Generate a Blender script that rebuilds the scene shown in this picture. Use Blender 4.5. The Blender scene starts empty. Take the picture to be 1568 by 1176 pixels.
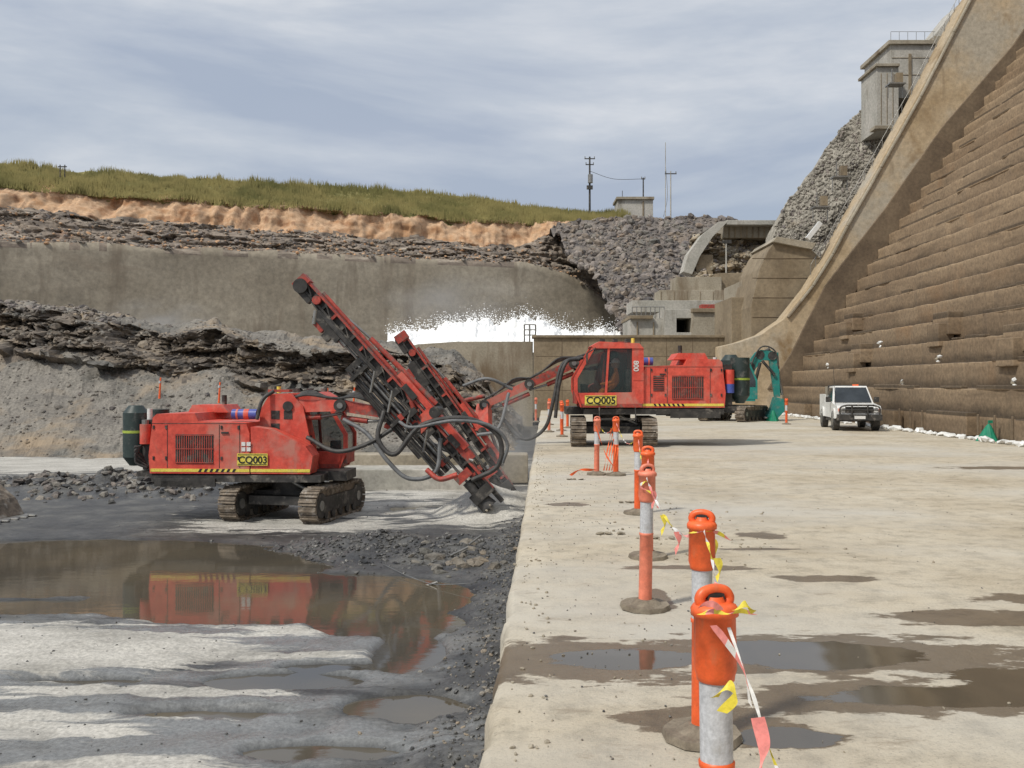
import bpy, math, random
from mathutils import Vector, Matrix, noise, Euler
random.seed(7)
R=math.radians
CAMZ=1.75
F=1430.0
def sight(u,v,d):
    "surveyed point: bearing u, elevation v, at real distance d metres"
    return Vector(((u-784)/F*d, d, CAMZ+(588-v)/F*d))
AX=0.0356
def SF(X,Y,z=0.0):  # slab / dam frame -> world
    return Vector((X*0.9994+Y*AX, -X*AX+Y*0.9994, z))
def keys(k,x):
    if x<=k[0][0]: return k[0][1]
    for a,b in zip(k,k[1:]):
        if x<=b[0]:
            t=(x-a[0])/(b[0]-a[0]); return a[1]+(b[1]-a[1])*t
    return k[-1][1]
def fr(x,y,z,o=4): return noise.fractal(Vector((x,y,z)),1.0,2.0,o)
# ---------------------------------------------------------------- materials
def nd(nt,t,**k):
    n=nt.nodes.new(t)
    for a,b in k.items(): setattr(n,a,b)
    return n
def ramp(nt,stops):
    r=nd(nt,'ShaderNodeValToRGB'); e=r.color_ramp.elements
    while len(e)<len(stops): e.new(0.5)
    for i,(p,c) in enumerate(stops):
        e[i].position=p; e[i].color=(c[0],c[1],c[2],1) if not isinstance(c,(int,float)) else (c,c,c,1)
    return r
def mixc(nt,a,b,f,mode='MIX'):
    m=nd(nt,'ShaderNodeMix'); m.data_type='RGBA'; m.blend_type=mode
    for s,v in ((0,f),(6,a),(7,b)):
        if isinstance(v,bpy.types.NodeSocket): nt.links.new(v,m.inputs[s])
        else: m.inputs[s].default_value=v if s==0 else (v[0],v[1],v[2],1)
    return m.outputs[2]
def noisen(nt,scale,detail=8,rough=.6,stretch=(1,1,1),dist=0):
    tc=nd(nt,'ShaderNodeTexCoord'); mp=nd(nt,'ShaderNodeMapping'); mp.inputs['Scale'].default_value=stretch
    nt.links.new(tc.outputs['Object'],mp.inputs[0])
    n=nd(nt,'ShaderNodeTexNoise'); n.inputs['Scale'].default_value=scale; n.inputs['Detail'].default_value=detail
    n.inputs['Roughness'].default_value=rough; n.inputs['Distortion'].default_value=dist
    nt.links.new(mp.outputs[0],n.inputs[0]); return n.outputs[0]
def mrange(nt,src,a,b,c=0.0,d=1.0):
    m=nd(nt,'ShaderNodeMapRange'); nt.links.new(src,m.inputs[0])
    for i,v in ((1,a),(2,b),(3,c),(4,d)): m.inputs[i].default_value=v
    return m.outputs[0]
def madd(nt,a,k,b):
    n=nd(nt,'ShaderNodeMath',operation='MULTIPLY_ADD'); nt.links.new(a,n.inputs[0]); n.inputs[1].default_value=k
    if isinstance(b,(int,float)): n.inputs[2].default_value=b
    else: nt.links.new(b,n.inputs[2])
    return n.outputs[0]
def attr(nt,name):
    a=nd(nt,'ShaderNodeAttribute'); a.attribute_name=name; return a.outputs['Fac']
def pmat(name,c1,c2,scale=2,rough=.8,bump=.3,bd=.02,stretch=(1,1,1),metal=0,c3=None,fine=40,detail=6,stain=None,lo=.35,hi=.65,band=None,stain2=None,fc=(.72,1.15)):
    m=bpy.data.materials.new(name); m.use_nodes=True; nt=m.node_tree; p=nt.nodes['Principled BSDF']
    n=noisen(nt,scale,detail,.6,stretch)
    st=[(lo,c1),(hi,c2)] if c3 is None else [(lo,c1),((lo+hi)/2,c2),(hi,c3)]
    r=ramp(nt,st); nt.links.new(n,r.inputs[0]); col=r.outputs[0]
    n2=noisen(nt,fine,4,.7)
    r2=ramp(nt,[(.3,fc[0]),(.7,fc[1])]); nt.links.new(n2,r2.inputs[0])
    col=mixc(nt,col,r2.outputs[0],1.0,'MULTIPLY')
    for sn_ in (stain,stain2):
        if sn_:
            n3=noisen(nt,sn_[1],6,.65,sn_[2],.3)
            r3=ramp(nt,[(sn_[3],0.0),(sn_[3]+.15,1.0 if len(sn_)<5 else sn_[4])]); nt.links.new(n3,r3.inputs[0])
            col=mixc(nt,col,sn_[0],r3.outputs[0])
    if band: # moss, with step shadow lines painted into the colour: (z0, rise)
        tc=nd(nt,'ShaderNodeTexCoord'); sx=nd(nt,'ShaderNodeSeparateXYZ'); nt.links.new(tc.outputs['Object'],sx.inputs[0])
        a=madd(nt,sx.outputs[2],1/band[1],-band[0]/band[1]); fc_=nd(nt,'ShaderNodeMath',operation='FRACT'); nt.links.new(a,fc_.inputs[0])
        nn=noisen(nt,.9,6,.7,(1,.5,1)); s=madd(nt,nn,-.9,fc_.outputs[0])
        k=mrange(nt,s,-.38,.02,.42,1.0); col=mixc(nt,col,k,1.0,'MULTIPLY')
        lp=mrange(nt,fc_.outputs[0],.80,.92,1.0,1.25); col=mixc(nt,col,lp,1.0,'MULTIPLY')  # light step edge painted into the colour
        # wetter, darker toward the toe
        hz=mrange(nt,sx.outputs[2],1.0,9.0,.70,1.0); col=mixc(nt,col,hz,1.0,'MULTIPLY')
    nt.links.new(col,p.inputs['Base Color'])
    p.inputs['Roughness'].default_value=rough; p.inputs['Metallic'].default_value=metal
    if bump:
        b=nd(nt,'ShaderNodeBump'); b.inputs['Strength'].default_value=bump; b.inputs['Distance'].default_value=bd
        n4=noisen(nt,fine*.5,5,.7); nt.links.new(n4,b.inputs['Height']); nt.links.new(b.outputs[0],p.inputs['Normal'])
    return m
red=pmat('red_paint',(.60,.065,.042),(.68,.10,.065),1.5,.50,.04,.002,fine=6,stain=((.47,.23,.18),1.3,(1,1,.7),.50,.75),stain2=((.33,.14,.10),4,(1,1,.4),.60,.7))
redd=pmat('red_paint_worn',(.28,.04,.03),(.50,.075,.05),6,.6,.15,.004,fine=25,stain=((.15,.115,.095),5,(1,1,1),.50))
blk=pmat('black_steel',(.020,.019,.018),(.06,.055,.05),5,.6,.2,.004,fine=30,stain=((.20,.18,.155),4,(1,1,1),.55))
stl=pmat('grey_steel',(.22,.22,.21),(.33,.32,.30),6,.4,.1,.003,metal=.6)
trk=pmat('track_steel',(.09,.072,.055),(.25,.20,.15),7,.75,.4,.006,fine=35,stain=((.36,.33,.29),5,(1,1,1),.52))
rub=pmat('rubber_hose',(.025,.025,.025),(.075,.07,.066),8,.6,.1,.002)
hose=pmat('hose_dusty',(.10,.105,.11),(.20,.205,.21),3,.6,.1,.003)
yel=pmat('yellow_paint',(.70,.57,.07),(.82,.70,.14),5,.5,.05,.001,stain=((.45,.38,.2),3,(1,1,1),.58))
blt=pmat('black_lettering',(.012,.012,.012),(.02,.02,.02),5,.5,0)
wht=pmat('white_paint',(.68,.68,.66),(.80,.80,.78),2,.35,.03,.001,stain=((.5,.46,.40),2.5,(1,1,1),.60))
blue=pmat('blue_paint',(.05,.09,.35),(.10,.12,.42),3,.4,.05,.001)
grn=pmat('green_tank',(.02,.035,.035),(.035,.055,.05),3,.45,.1,.002,stain=((.14,.14,.13),4,(1,1,1),.56))
lime=pmat('lime_band',(.30,.40,.05),(.40,.50,.08),3,.5,0)
teal=pmat('teal_paint',(.008,.17,.15),(.015,.24,.21),2,.5,.05,.002,stain=((.14,.19,.16),3,(1,1,1),.53))
orange=pmat('orange_plastic',(.84,.12,.03),(.92,.16,.04),3,.42,.05,.001,stain=((.58,.19,.09),9,(1,1,.4),.56,.8),fine=15)
orangel=pmat('orange_plastic_faded',(.80,.22,.13),(.87,.28,.18),3,.5,.05,.001,fine=15,stain=((.6,.3,.2),9,(1,1,.4),.58))
refl=pmat('reflective_sleeve',(.46,.47,.49),(.60,.61,.63),8,.4,.1,.001,fine=60,stain=((.33,.31,.28),9,(1,1,.4),.56))
pink=pmat('pink_tape',(.85,.25,.22),(.9,.36,.32),4,.5,0)
ytape=pmat('yellow_tape',(.8,.65,.05),(.88,.75,.1),4,.5,0)
wtape=pmat('white_tape',(.75,.74,.70),(.82,.8,.78),4,.5,0)
bas=pmat('rubber_base',(.16,.13,.095),(.28,.24,.18),8,.85,.3,.004)
green=pmat('green_tarp',(.0,.16,.09),(.01,.25,.14),5,.6,.3,.01)
conc=pmat('concrete_tan',(.27,.235,.175),(.40,.355,.28),.35,.85,.3,.02,fine=8,stain=((.17,.125,.08),.5,(1,1,.25),.53))
concg=pmat('concrete_grey',(.37,.36,.32),(.50,.475,.43),.5,.85,.3,.02,fine=6,stain=((.22,.20,.165),.7,(1,1,.3),.55))
concb=pmat('concrete_brown',(.20,.155,.10),(.31,.25,.17),.4,.85,.3,.02,fine=5,stain=((.13,.10,.07),.8,(1,1,.3),.54))
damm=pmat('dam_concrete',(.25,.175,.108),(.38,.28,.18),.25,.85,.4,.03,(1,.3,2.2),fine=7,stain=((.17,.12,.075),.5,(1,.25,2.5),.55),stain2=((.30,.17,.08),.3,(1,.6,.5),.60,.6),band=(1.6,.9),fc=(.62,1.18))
trainm=pmat('training_wall',(.36,.265,.155),(.47,.37,.245),.25,.85,.3,.02,fine=5,stain=((.24,.16,.08),.35,(1.3,1,.9),.57),c3=(.42,.375,.30),stain2=((.19,.14,.09),1.0,(1.6,1,.25),.60,.7))
darkm=pmat('dark_brown',(.11,.078,.05),(.19,.14,.09),.6,.8,.4,.03,fine=6)
shot=pmat('shotcrete_wall',(.28,.242,.185),(.38,.335,.265),.10,.9,.4,.10,(1,1,2.2),fine=2.2,stain=((.19,.155,.115),.22,(1.5,1,.22),.56),stain2=((.22,.175,.13),.12,(.4,1,3),.58,.6))
rockm=pmat('dark_strata',(.14,.115,.095),(.30,.245,.195),.5,.9,.7,.15,(.6,1,3.0),fine=3,stain=((.44,.38,.31),.5,(.5,.8,3.2),.55),stain2=((.34,.19,.11),.35,(.6,1,2),.60,.8))
claym=pmat('orange_clay',(.36,.19,.095),(.56,.38,.24),.35,.95,.6,.15,(1,1,1.6),fine=2,c3=(.48,.27,.14),stain=((.24,.13,.075),.8,(1.2,1,.6),.55))
grassb=pmat('grass_ground',(.12,.115,.035),(.22,.19,.065),.12,.95,.8,.2,fine=2,c3=(.15,.15,.05))
grassm=pmat('grass_blades',(.13,.13,.04),(.32,.27,.10),.10,.9,0,fine=1,c3=(.18,.17,.055))
gravelm=pmat('grey_gravel',(.13,.125,.112),(.25,.23,.20),.35,.9,.9,.08,fine=9,c3=(.19,.175,.155),stain=((.30,.235,.165),.22,(1,1,1.6),.50),stain2=((.10,.092,.085),.5,(.7,1,2.2),.56,.8),fc=(.55,1.25))
ledgem=pmat('ledge_rock',(.065,.056,.048),(.23,.19,.15),.7,.85,.9,.1,(.7,1,3),fine=6,stain=((.33,.26,.18),.6,(.6,1,2.5),.54))
heapm=pmat('blue_grey_rock',(.075,.07,.072),(.25,.215,.185),1.1,.9,.8,.15,fine=5,stain=((.28,.21,.15),.25,(1,1,1),.57,.7))
heap2=pmat('rubble_boulders',(.10,.092,.095),(.36,.31,.27),.9,.9,.5,.05,fine=5,lo=.3,hi=.7)
riprap=pmat('riprap_rock',(.17,.155,.13),(.46,.43,.37),2.2,.9,.6,.08,fine=6,lo=.3,hi=.7,stain=((.30,.23,.15),.3,(1,1,1),.58,.6))
shale=pmat('wet_shale',(.026,.027,.03),(.15,.145,.135),3,.4,.6,.02,fine=25)
glassm=bpy.data.materials.new('cab_glass'); glassm.use_nodes=True
_p=glassm.node_tree.nodes['Principled BSDF']; _p.inputs['Base Color'].default_value=(.04,.06,.06,1); _p.inputs['Roughness'].default_value=.05; _p.inputs['Alpha'].default_value=.35
dark=pmat('dark_opening',(.008,.008,.008),(.02,.02,.02),2,.9,0)
foam=pmat('white_water',(.90,.91,.92),(.95,.96,.96),1,.9,0,.1,fine=4,fc=(.97,1.0))
vest=pmat('hi_vis_cloth',(.8,.25,.03),(.85,.3,.05),3,.8,0)
skin=pmat('skin',(.45,.25,.17),(.5,.3,.2),3,.6,0)
lampm=pmat('headlight_glass',(.6,.6,.58),(.7,.7,.7),3,.1,0)
glass2=pmat('windscreen',(.02,.025,.03),(.05,.06,.07),1,.06,0)
# ---------------------------------------------------------------- mesh builder
class B:
    def __init__(s): s.v=[];s.f=[];s.mi=[];s.sm=[];s.m=[];s.M=Matrix()
    def add(s,vs,fs,m,smooth=False,M=None):
        T=s.M if M is None else s.M@M
        o=len(s.v); s.v+=[T@Vector(v) for v in vs]
        if m not in s.m: s.m.append(m)
        k=s.m.index(m)
        for f in fs: s.f.append([o+i for i in f]); s.mi.append(k); s.sm.append(smooth)
    def box(s,c,d,m,rot=None,taper=1.0):
        x,y,z=[q/2 for q in d]; t=taper
        vs=[(-x,-y,-z),(x,-y,-z),(x,y,-z),(-x,y,-z),(-x*t,-y*t,z),(x*t,-y*t,z),(x*t,y*t,z),(-x*t,y*t,z)]
        fs=[(3,2,1,0),(4,5,6,7),(0,1,5,4),(1,2,6,5),(2,3,7,6),(3,0,4,7)]
        M=Matrix.Translation(c)@(Euler(rot).to_matrix().to_4x4() if rot else Matrix())
        s.add(vs,fs,m,False,M)
    def b2(s,a,b,m):
        s.box([(a[i]+b[i])/2 for i in range(3)],[abs(b[i]-a[i]) for i in range(3)],m)
    def prism(s,poly,y0,y1,m):
        n=len(poly); vs=[(p[0],y0,p[1]) for p in poly]+[(p[0],y1,p[1]) for p in poly]
        a=sum(poly[i][0]*poly[(i+1)%n][1]-poly[(i+1)%n][0]*poly[i][1] for i in range(n))
        fs=[list(range(n)),list(range(2*n-1,n-1,-1))]+[(i,i+n,(i+1)%n+n,(i+1)%n) for i in range(n)]
        if a<0: fs=[list(reversed(f)) for f in fs]
        s.add(vs,fs,m)
    def cyl(s,p0,p1,r,m,r1=None,n=14,caps=True):
        p0=Vector(p0);p1=Vector(p1); r1=r if r1 is None else r1
        d=(p1-p0); q=d.to_track_quat('Z','Y').to_matrix()
        c=[q@Vector((math.cos(2*math.pi*i/n),math.sin(2*math.pi*i/n),0)) for i in range(n)]
        a=[p0+k*r for k in c]; b=[p1+k*r1 for k in c]
        s.add(a+b,[(i,(i+1)%n,(i+1)%n+n,i+n) for i in range(n)],m,True)
        if caps:
            s.add(a,[list(range(n-1,-1,-1))],m); s.add(b,[list(range(n))],m)
    def lathe(s,prof,m,n=22):
        vs=[];fs=[]
        for (r,z) in prof:
            for i in range(n): a=6.28318*i/n; vs.append((r*math.cos(a),r*math.sin(a),z))
        for j in range(len(prof)-1):
            for i in range(n): fs.append((j*n+i,j*n+(i+1)%n,(j+1)*n+(i+1)%n,(j+1)*n+i))
        s.add(vs,fs,m,True)
    def tube(s,pts,r,m,n=8,sub=6):
        P=[Vector(p) for p in pts]
        if len(P)>2 and sub>1:
            Q=[]
            E=[P[0]*2-P[1]]+P+[P[-1]*2-P[-2]]
            for i in range(1,len(E)-2):
                for k in range(sub):
                    t=k/sub; a,b,c,d=E[i-1:i+3]
                    Q.append(.5*((2*b)+(c-a)*t+(2*a-5*b+4*c-d)*t*t+(3*b-a-3*c+d)*t**3))
            Q.append(P[-1]); P=Q
        vs=[];fs=[]
        for i,p in enumerate(P):
            d=(P[min(i+1,len(P)-1)]-P[max(i-1,0)]).normalized()
            up=Vector((0.02,1,0.01)) if abs(d.y)<.9 else Vector((1,0,0))
            a=d.cross(up).normalized(); b=d.cross(a)
            for k in range(n):
                t=2*math.pi*k/n; vs.append(p+a*r*math.cos(t)+b*r*math.sin(t))
        for i in range(len(P)-1):
            for k in range(n):
                fs.append((i*n+k,i*n+(k+1)%n,(i+1)*n+(k+1)%n,(i+1)*n+k))
        fs.append(list(range(n-1,-1,-1))); fs.append([len(vs)-n+k for k in range(n)])
        s.add(vs,fs,m,True)
    def beam(s,p0,p1,w,h,m,w1=None,h1=None):
        p0=Vector(p0);p1=Vector(p1); d=(p1-p0).normalized()
        sd=d.cross(Vector((0,0,1)))
        if sd.length<.05: sd=Vector((0,1,0))
        sd.normalize(); up=sd.cross(d)
        w1=w if w1 is None else w1; h1=h if h1 is None else h1
        vs=[p0-sd*w/2-up*h/2,p0+sd*w/2-up*h/2,p0+sd*w/2+up*h/2,p0-sd*w/2+up*h/2,
            p1-sd*w1/2-up*h1/2,p1+sd*w1/2-up*h1/2,p1+sd*w1/2+up*h1/2,p1-sd*w1/2+up*h1/2]
        s.add(vs,[(0,1,2,3),(7,6,5,4),(0,4,5,1),(1,5,6,2),(2,6,7,3),(3,7,4,0)],m)
    def text(s,txt,size,org,xd,zd,m):
        c=bpy.data.curves.new('t','FONT'); c.body=txt; c.size=size; c.extrude=.004; c.offset=size*.02
        o=bpy.data.objects.new('t',c); bpy.context.scene.collection.objects.link(o)
        bpy.context.view_layer.update()
        me=bpy.data.meshes.new_from_object(o.evaluated_get(bpy.context.evaluated_depsgraph_get()))
        xd=Vector(xd).normalized(); zd=Vector(zd).normalized(); nn=xd.cross(zd)
        vs=[Vector(org)+xd*v.co.x+zd*v.co.y+nn*v.co.z for v in me.vertices]
        fs=[list(p.vertices) for p in me.polygons]
        s.add(vs,fs,m); bpy.data.objects.remove(o); bpy.data.meshes.remove(me)
    def rock(s,c,r,m,flat=.7):
        q=Euler((random.random()*6,random.random()*6,random.random()*6)).to_matrix()
        sc=(random.uniform(.7,1.3),random.uniform(.6,1.1),random.uniform(.45,.9))
        vs=[]
        for v in ICO[0]:
            k=random.uniform(.75,1.15); w=q@Vector((v[0]*sc[0]*k,v[1]*sc[1]*k,v[2]*sc[2]*k)); w.z*=flat
            vs.append(w*r+Vector(c))
        s.add(vs,ICO[1],m)
    def build(s,name,bevel=0,loc=None,rotz=0,scale=None):
        me=bpy.data.meshes.new(name); me.from_pydata([tuple(v) for v in s.v],[],s.f)
        for m in s.m: me.materials.append(m)
        me.polygons.foreach_set('material_index',s.mi); me.polygons.foreach_set('use_smooth',s.sm)
        me.update(); o=bpy.data.objects.new(name,me); bpy.context.scene.collection.objects.link(o)
        if loc: o.location=loc
        if scale: o.scale=(scale,)*3
        o.rotation_euler[2]=rotz
        if bevel:
            b=o.modifiers.new('bev','BEVEL'); b.width=bevel; b.segments=2; b.limit_method='ANGLE'; b.angle_limit=R(35)
        return o
_t=(1+5**.5)/2
ICO=([Vector(v).normalized() for v in [(-1,_t,0),(1,_t,0),(-1,-_t,0),(1,-_t,0),(0,-1,_t),(0,1,_t),(0,-1,-_t),(0,1,-_t),(_t,0,-1),(_t,0,1),(-_t,0,-1),(-_t,0,1)]],
 [(0,11,5),(0,5,1),(0,1,7),(0,7,10),(0,10,11),(1,5,9),(5,11,4),(11,10,2),(10,7,6),(7,1,8),(3,9,4),(3,4,2),(3,2,6),(3,6,8),(3,8,9),(4,9,5),(2,4,11),(6,2,10),(8,6,7),(9,8,1)])
def gridobj(name,rows,mats,rowmat=None,attrs=None,smooth=True,flip=False):
    nr=len(rows); nc=len(rows[0]); vs=[tuple(p) for r in rows for p in r]; fs=[];mi=[]
    for i in range(nr-1):
        for j in range(nc-1):
            a=i*nc+j; f=(a,a+1,a+nc+1,a+nc)
            fs.append(f[::-1] if flip else f); mi.append(rowmat(i,j) if rowmat else 0)
    me=bpy.data.meshes.new(name); me.from_pydata(vs,[],fs)
    for m in mats: me.materials.append(m)
    me.polygons.foreach_set('material_index',mi)
    me.polygons.foreach_set('use_smooth',[smooth]*len(fs))
    if attrs:
        for k,vals in attrs.items():
            a=me.attributes.new(k,'FLOAT','POINT'); a.data.foreach_set('value',vals)
    me.update(); o=bpy.data.objects.new(name,me); bpy.context.scene.collection.objects.link(o); return o
def onrows(rows,i,j):
    i2=min(i+1,len(rows)-1); j2=min(j+1,len(rows[0])-1)
    a,b,s,t=rows[i][j],rows[i2][j],random.random(),random.random()
    return a.lerp(b,s).lerp(rows[i][j2].lerp(rows[i2][j2],s),t)
def spaced(segs):
    out=[]
    for a,b,st in segs:
        n=max(1,int(round(abs(b-a)/st)))
        out+=[a+(b-a)*i/n for i in range(n)]
    out.append(segs[-1][1]); return out
def ell(x,y,cx,cy,rx,ry):
    r=((x-cx)/rx)**2+((y-cy)/ry)**2
    return max(0.0,1-r) if r<1 else 0.0
def ellf(x,y,cx,cy,rx,ry): return 1-math.sqrt(((x-cx)/rx)**2+((y-cy)/ry)**2)
# ---------------------------------------------------------------- slab
WETS=[(.40,5.95,1.0,.55),(2.1,6.05,1.5,.5),(2.3,5.2,1.3,.30),(3.4,5.4,1.0,.5),(1.35,4.62,.34,.2),(3.5,7.0,.85,.28),(2.85,8.4,.55,.17),(1.75,8.9,.75,.14),
      (.85,13.6,.4,.25),(10.2,19.5,1.3,.4),(1.0,4.9,.5,.25),(4.6,7.6,1.0,.25),(2.9,10.8,.3,.3),(1.2,7.6,.12,.5),(2.6,9.9,.5,.1)]
POOL=[(.75,5.95,.55,.25),(1.95,6.05,.75,.35),(2.5,5.22,.9,.2),(1.35,4.62,.3,.16),(3.2,5.5,.7,.3)]
Xs=spaced([(.04,1,.06),(1,5,.08),(5,16.2,.5)]); Ys=spaced([(-14,2,1.0),(2,10,.08),(10,24,.2),(24,75,1.0)])
rows=[];wet=[];pool=[]
def edge(Y): return -.28+.035*fr(Y*1.3,3,0)+.035*fr(Y*6,9,0)+.07*max(0,fr(Y*2.2,14,0)-.2)
for Y in Ys:
    e=edge(Y); r=[SF(e-.05,Y,-1.9),SF(e-.03,Y,-.12),SF(e,Y,-.02)]
    for X in Xs: r.append(SF(X+e if X<.05 else X, Y, .006*fr(X*.8,Y*.8,1)))
    rows.append(r)
    for p in r:
        wet.append(max(ellf(p.x,p.y,*w) for w in WETS)); pool.append(max(ellf(p.x,p.y,*w) for w in POOL))
m=bpy.data.materials.new('slab_concrete'); m.use_nodes=True; nt=m.node_tree; p=nt.nodes['Principled BSDF']
big=noisen(nt,.5,8,.65); rb=ramp(nt,[(.3,(.37,.31,.22)),(.5,(.48,.42,.32)),(.7,(.55,.50,.405))]); nt.links.new(big,rb.inputs[0])
mid=noisen(nt,3.5,8,.75); rm=ramp(nt,[(.3,.60),(.52,1.03),(.75,1.10)]); nt.links.new(mid,rm.inputs[0])
fin=noisen(nt,55,4,.8); rf=ramp(nt,[(.30,.50),(.45,1.0),(.8,1.12)]); nt.links.new(fin,rf.inputs[0])
col=mixc(nt,rb.outputs[0],rm.outputs[0],1,'MULTIPLY'); col=mixc(nt,col,rf.outputs[0],1,'MULTIPLY')
wn=noisen(nt,2.2,7,.65,(1,2.2,1)); w=madd(nt,wn,1.9,attr(nt,'wet')); rw=mrange(nt,w,1.02,1.12)
w2=madd(nt,wn,1.2,attr(nt,'pool')); rp=mrange(nt,w2,.66,.72)
dn=noisen(nt,.22,6,.6,(.5,1,1)); rd=ramp(nt,[(.45,0),(.62,.75)]); nt.links.new(dn,rd.inputs[0])
col=mixc(nt,col,(.51,.49,.44),rd.outputs[0])
sp=noisen(nt,1.3,7,.8,(1,2.4,1)); rs_=ramp(nt,[(.57,0),(.66,.6)]); nt.links.new(sp,rs_.inputs[0]); col=mixc(nt,col,(.26,.21,.155),rs_.outputs[0])
sp2=noisen(nt,9,5,.8,(1,1.5,1)); rs2=ramp(nt,[(.66,0),(.72,.7)]); nt.links.new(sp2,rs2.inputs[0]); col=mixc(nt,col,(.20,.165,.12),rs2.outputs[0])
wcol=mixc(nt,col,(.36,.31,.26),1,'MULTIPLY')
col=mixc(nt,col,wcol,rw); col=mixc(nt,col,(.085,.07,.05),rp)
nt.links.new(col,p.inputs['Base Color'])
ro=nd(nt,'ShaderNodeMix'); ro.data_type='FLOAT'; nt.links.new(rw,ro.inputs[0]); ro.inputs[2].default_value=.88; ro.inputs[3].default_value=.32
ro2=nd(nt,'ShaderNodeMix'); ro2.data_type='FLOAT'; nt.links.new(rp,ro2.inputs[0]); nt.links.new(ro.outputs[0],ro2.inputs[2]); ro2.inputs[3].default_value=.03
nt.links.new(ro2.outputs[0],p.inputs['Roughness'])
bp=nd(nt,'ShaderNodeBump'); bp.inputs['Distance'].default_value=.016
nt.links.new(mrange(nt,rp,0,1,.7,.01),bp.inputs['Strength']); hn=noisen(nt,14,8,.78); nt.links.new(hn,bp.inputs['Height']); nt.links.new(bp.outputs[0],p.inputs['Normal'])
gridobj('concrete_apron',rows,[m],attrs={'wet':wet,'pool':pool})
b=B()
for i in range(1100):
    Y=random.uniform(3,22); X=random.choice([random.uniform(-.2,1.2),random.uniform(0,9)])
    b.rock(SF(X,Y,.003),random.choice([.004,.006,.009,.012]),random.choice([gravelm,conc,shale]))
for i in range(90):
    Y=random.uniform(9,14); b.rock(SF(.5+random.gauss(1.4,.9),Y,.004),random.uniform(.01,.03),conc)
for i in range(160):
    Y=random.uniform(3,26); b.rock(SF(-.2+abs(random.gauss(0,.12)),Y,.004),random.uniform(.008,.022),conc)
b.build('loose_gravel')
# ---------------------------------------------------------------- pit floor
PW=-1.42
SILT=[(-6.0,10.9,3.1,1.45),(-2.7,10.75,1.4,.20),(-2.8,11.9,.9,.2),(-4.7,20.7,3.2,1.2),(-4.6,23.2,3.5,2.0),(-14,35.5,16,4.4),(-.9,22.0,2.0,1.9),(-1.5,27,3.5,2.5),(-3.9,9.5,1.5,.28),(-5,8.6,2.4,.4),(-3.0,7.6,1.5,.3)]
FILM=[(-3.6,8.4,4.2,1.5),(-2.2,11.2,1.9,1.9),(-5.9,10.9,4,2.2)]
WATER=[(-8.2,16.4,5.4,2.7,.30),(-3.4,13.9,3.0,1.8,.26),(-1.0,9.1,.75,.45,.15),(-2.4,9.9,.9,.35,.12),(-1.6,12.3,1.1,.8,.17),(-6.2,13.2,3,.5,.14),(-6.7,25.2,1.2,.8,.05),(-2.0,23.8,1.5,.6,.05),(-1.2,11.0,.5,.9,.14),(-1.9,10.4,.8,.2,.12),(-2.9,8.9,.9,.2,.12),(-4.6,9.9,.8,.12,.12),(-1.6,8.0,.8,.2,.11)]
def pith(x,y):
    h=.045+.05*fr(x*.45,y*.7,0,4)+.025*fr(x*2.5,y*3.5,4,4)
    for cx,cy,rx,ry,a in WATER: h-=a*min(1,1.8*ell(x,y,cx,cy,rx,ry))
    g=ell(x,y,-2.0,17.6,3.0,1.4)
    h+=g*(.20+.16*fr(x*1.5,y*2.2,7,5))
    h+=.10*ell(x,y,-5.9,10.9,2.6,1.2)
    if y<13: h+=.012*fr(x*7,y*9,6,3)
    xe=-.28+AX*y
    gg=max(0,1-(xe-x)/.9)*(1 if y<24 else 0)
    h+=gg*(.12+.18*abs(fr(x*2.5,y*1.6,2,5)))
    r=math.hypot(x+.55,(y-22.2)); h+=max(0,.66*(1-r/1.35))+.14*max(0,1-r/2.6)
    h+=ell(x,y,-12.5,27.6,5.5,2.2)*(.35+.4*fr(x*.9,y*1.1,9,5))
    if y>27: h+=(y-27)*.012
    return h
Cs=spaced([(0,9,.07),(9,14,.2),(14,60,1.5)]); Ys=spaced([(-14,5,2.0),(5,20,.08),(20,30,.2),(30,60,.8)])
rows=[];si=[];fi=[]
for y in Ys:
    r=[]
    for c in Cs:
        x=-.22+AX*y-c; h=pith(x,y); r.append(Vector((x,y,PW+h)))
        si.append(max(-1,max(ellf(x,y,*q) for q in SILT))); fi.append(max(-1,max(ellf(x,y,*q) for q in FILM)))
    rows.append(r)
m=bpy.data.materials.new('pit_floor'); m.use_nodes=True; nt=m.node_tree; p=nt.nodes['Principled BSDF']
a1=noisen(nt,1.2,8,.7); rr=ramp(nt,[(.3,(.03,.032,.036)),(.5,(.08,.08,.08)),(.7,(.17,.165,.15))]); nt.links.new(a1,rr.inputs[0])
a2=noisen(nt,.9,8,.65,(.7,1.6,1)); rs=ramp(nt,[(.35,(.36,.345,.31)),(.6,(.54,.52,.475))]); nt.links.new(a2,rs.inputs[0])
sn=noisen(nt,1.1,8,.70,(.5,3.0,1),.6); s2=madd(nt,sn,3.2,attr(nt,'silt'))
mr=mrange(nt,s2,1.66,1.90)
fn=noisen(nt,.9,8,.65,(.5,2.2,1),.4); f2=mrange(nt,madd(nt,fn,2.0,attr(nt,'film')),1.05,1.45)
ff=noisen(nt,22,5,.75); rf=ramp(nt,[(.3,.55),(.65,1.18)]); nt.links.new(ff,rf.inputs[0])
c=mixc(nt,rr.outputs[0],(.20,.205,.205),f2)
c=mixc(nt,c,rs.outputs[0],mr); c=mixc(nt,c,rf.outputs[0],1,'MULTIPLY')
tc=nd(nt,'ShaderNodeTexCoord'); sx=nd(nt,'ShaderNodeSeparateXYZ'); nt.links.new(tc.outputs['Object'],sx.inputs[0])
wz=mrange(nt,sx.outputs[2],PW,PW+.045,.5,1.0)
c=mixc(nt,c,wz,1,'MULTIPLY'); nt.links.new(c,p.inputs['Base Color'])
rf1=mrange(nt,f2,0,1,.42,.22)
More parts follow.
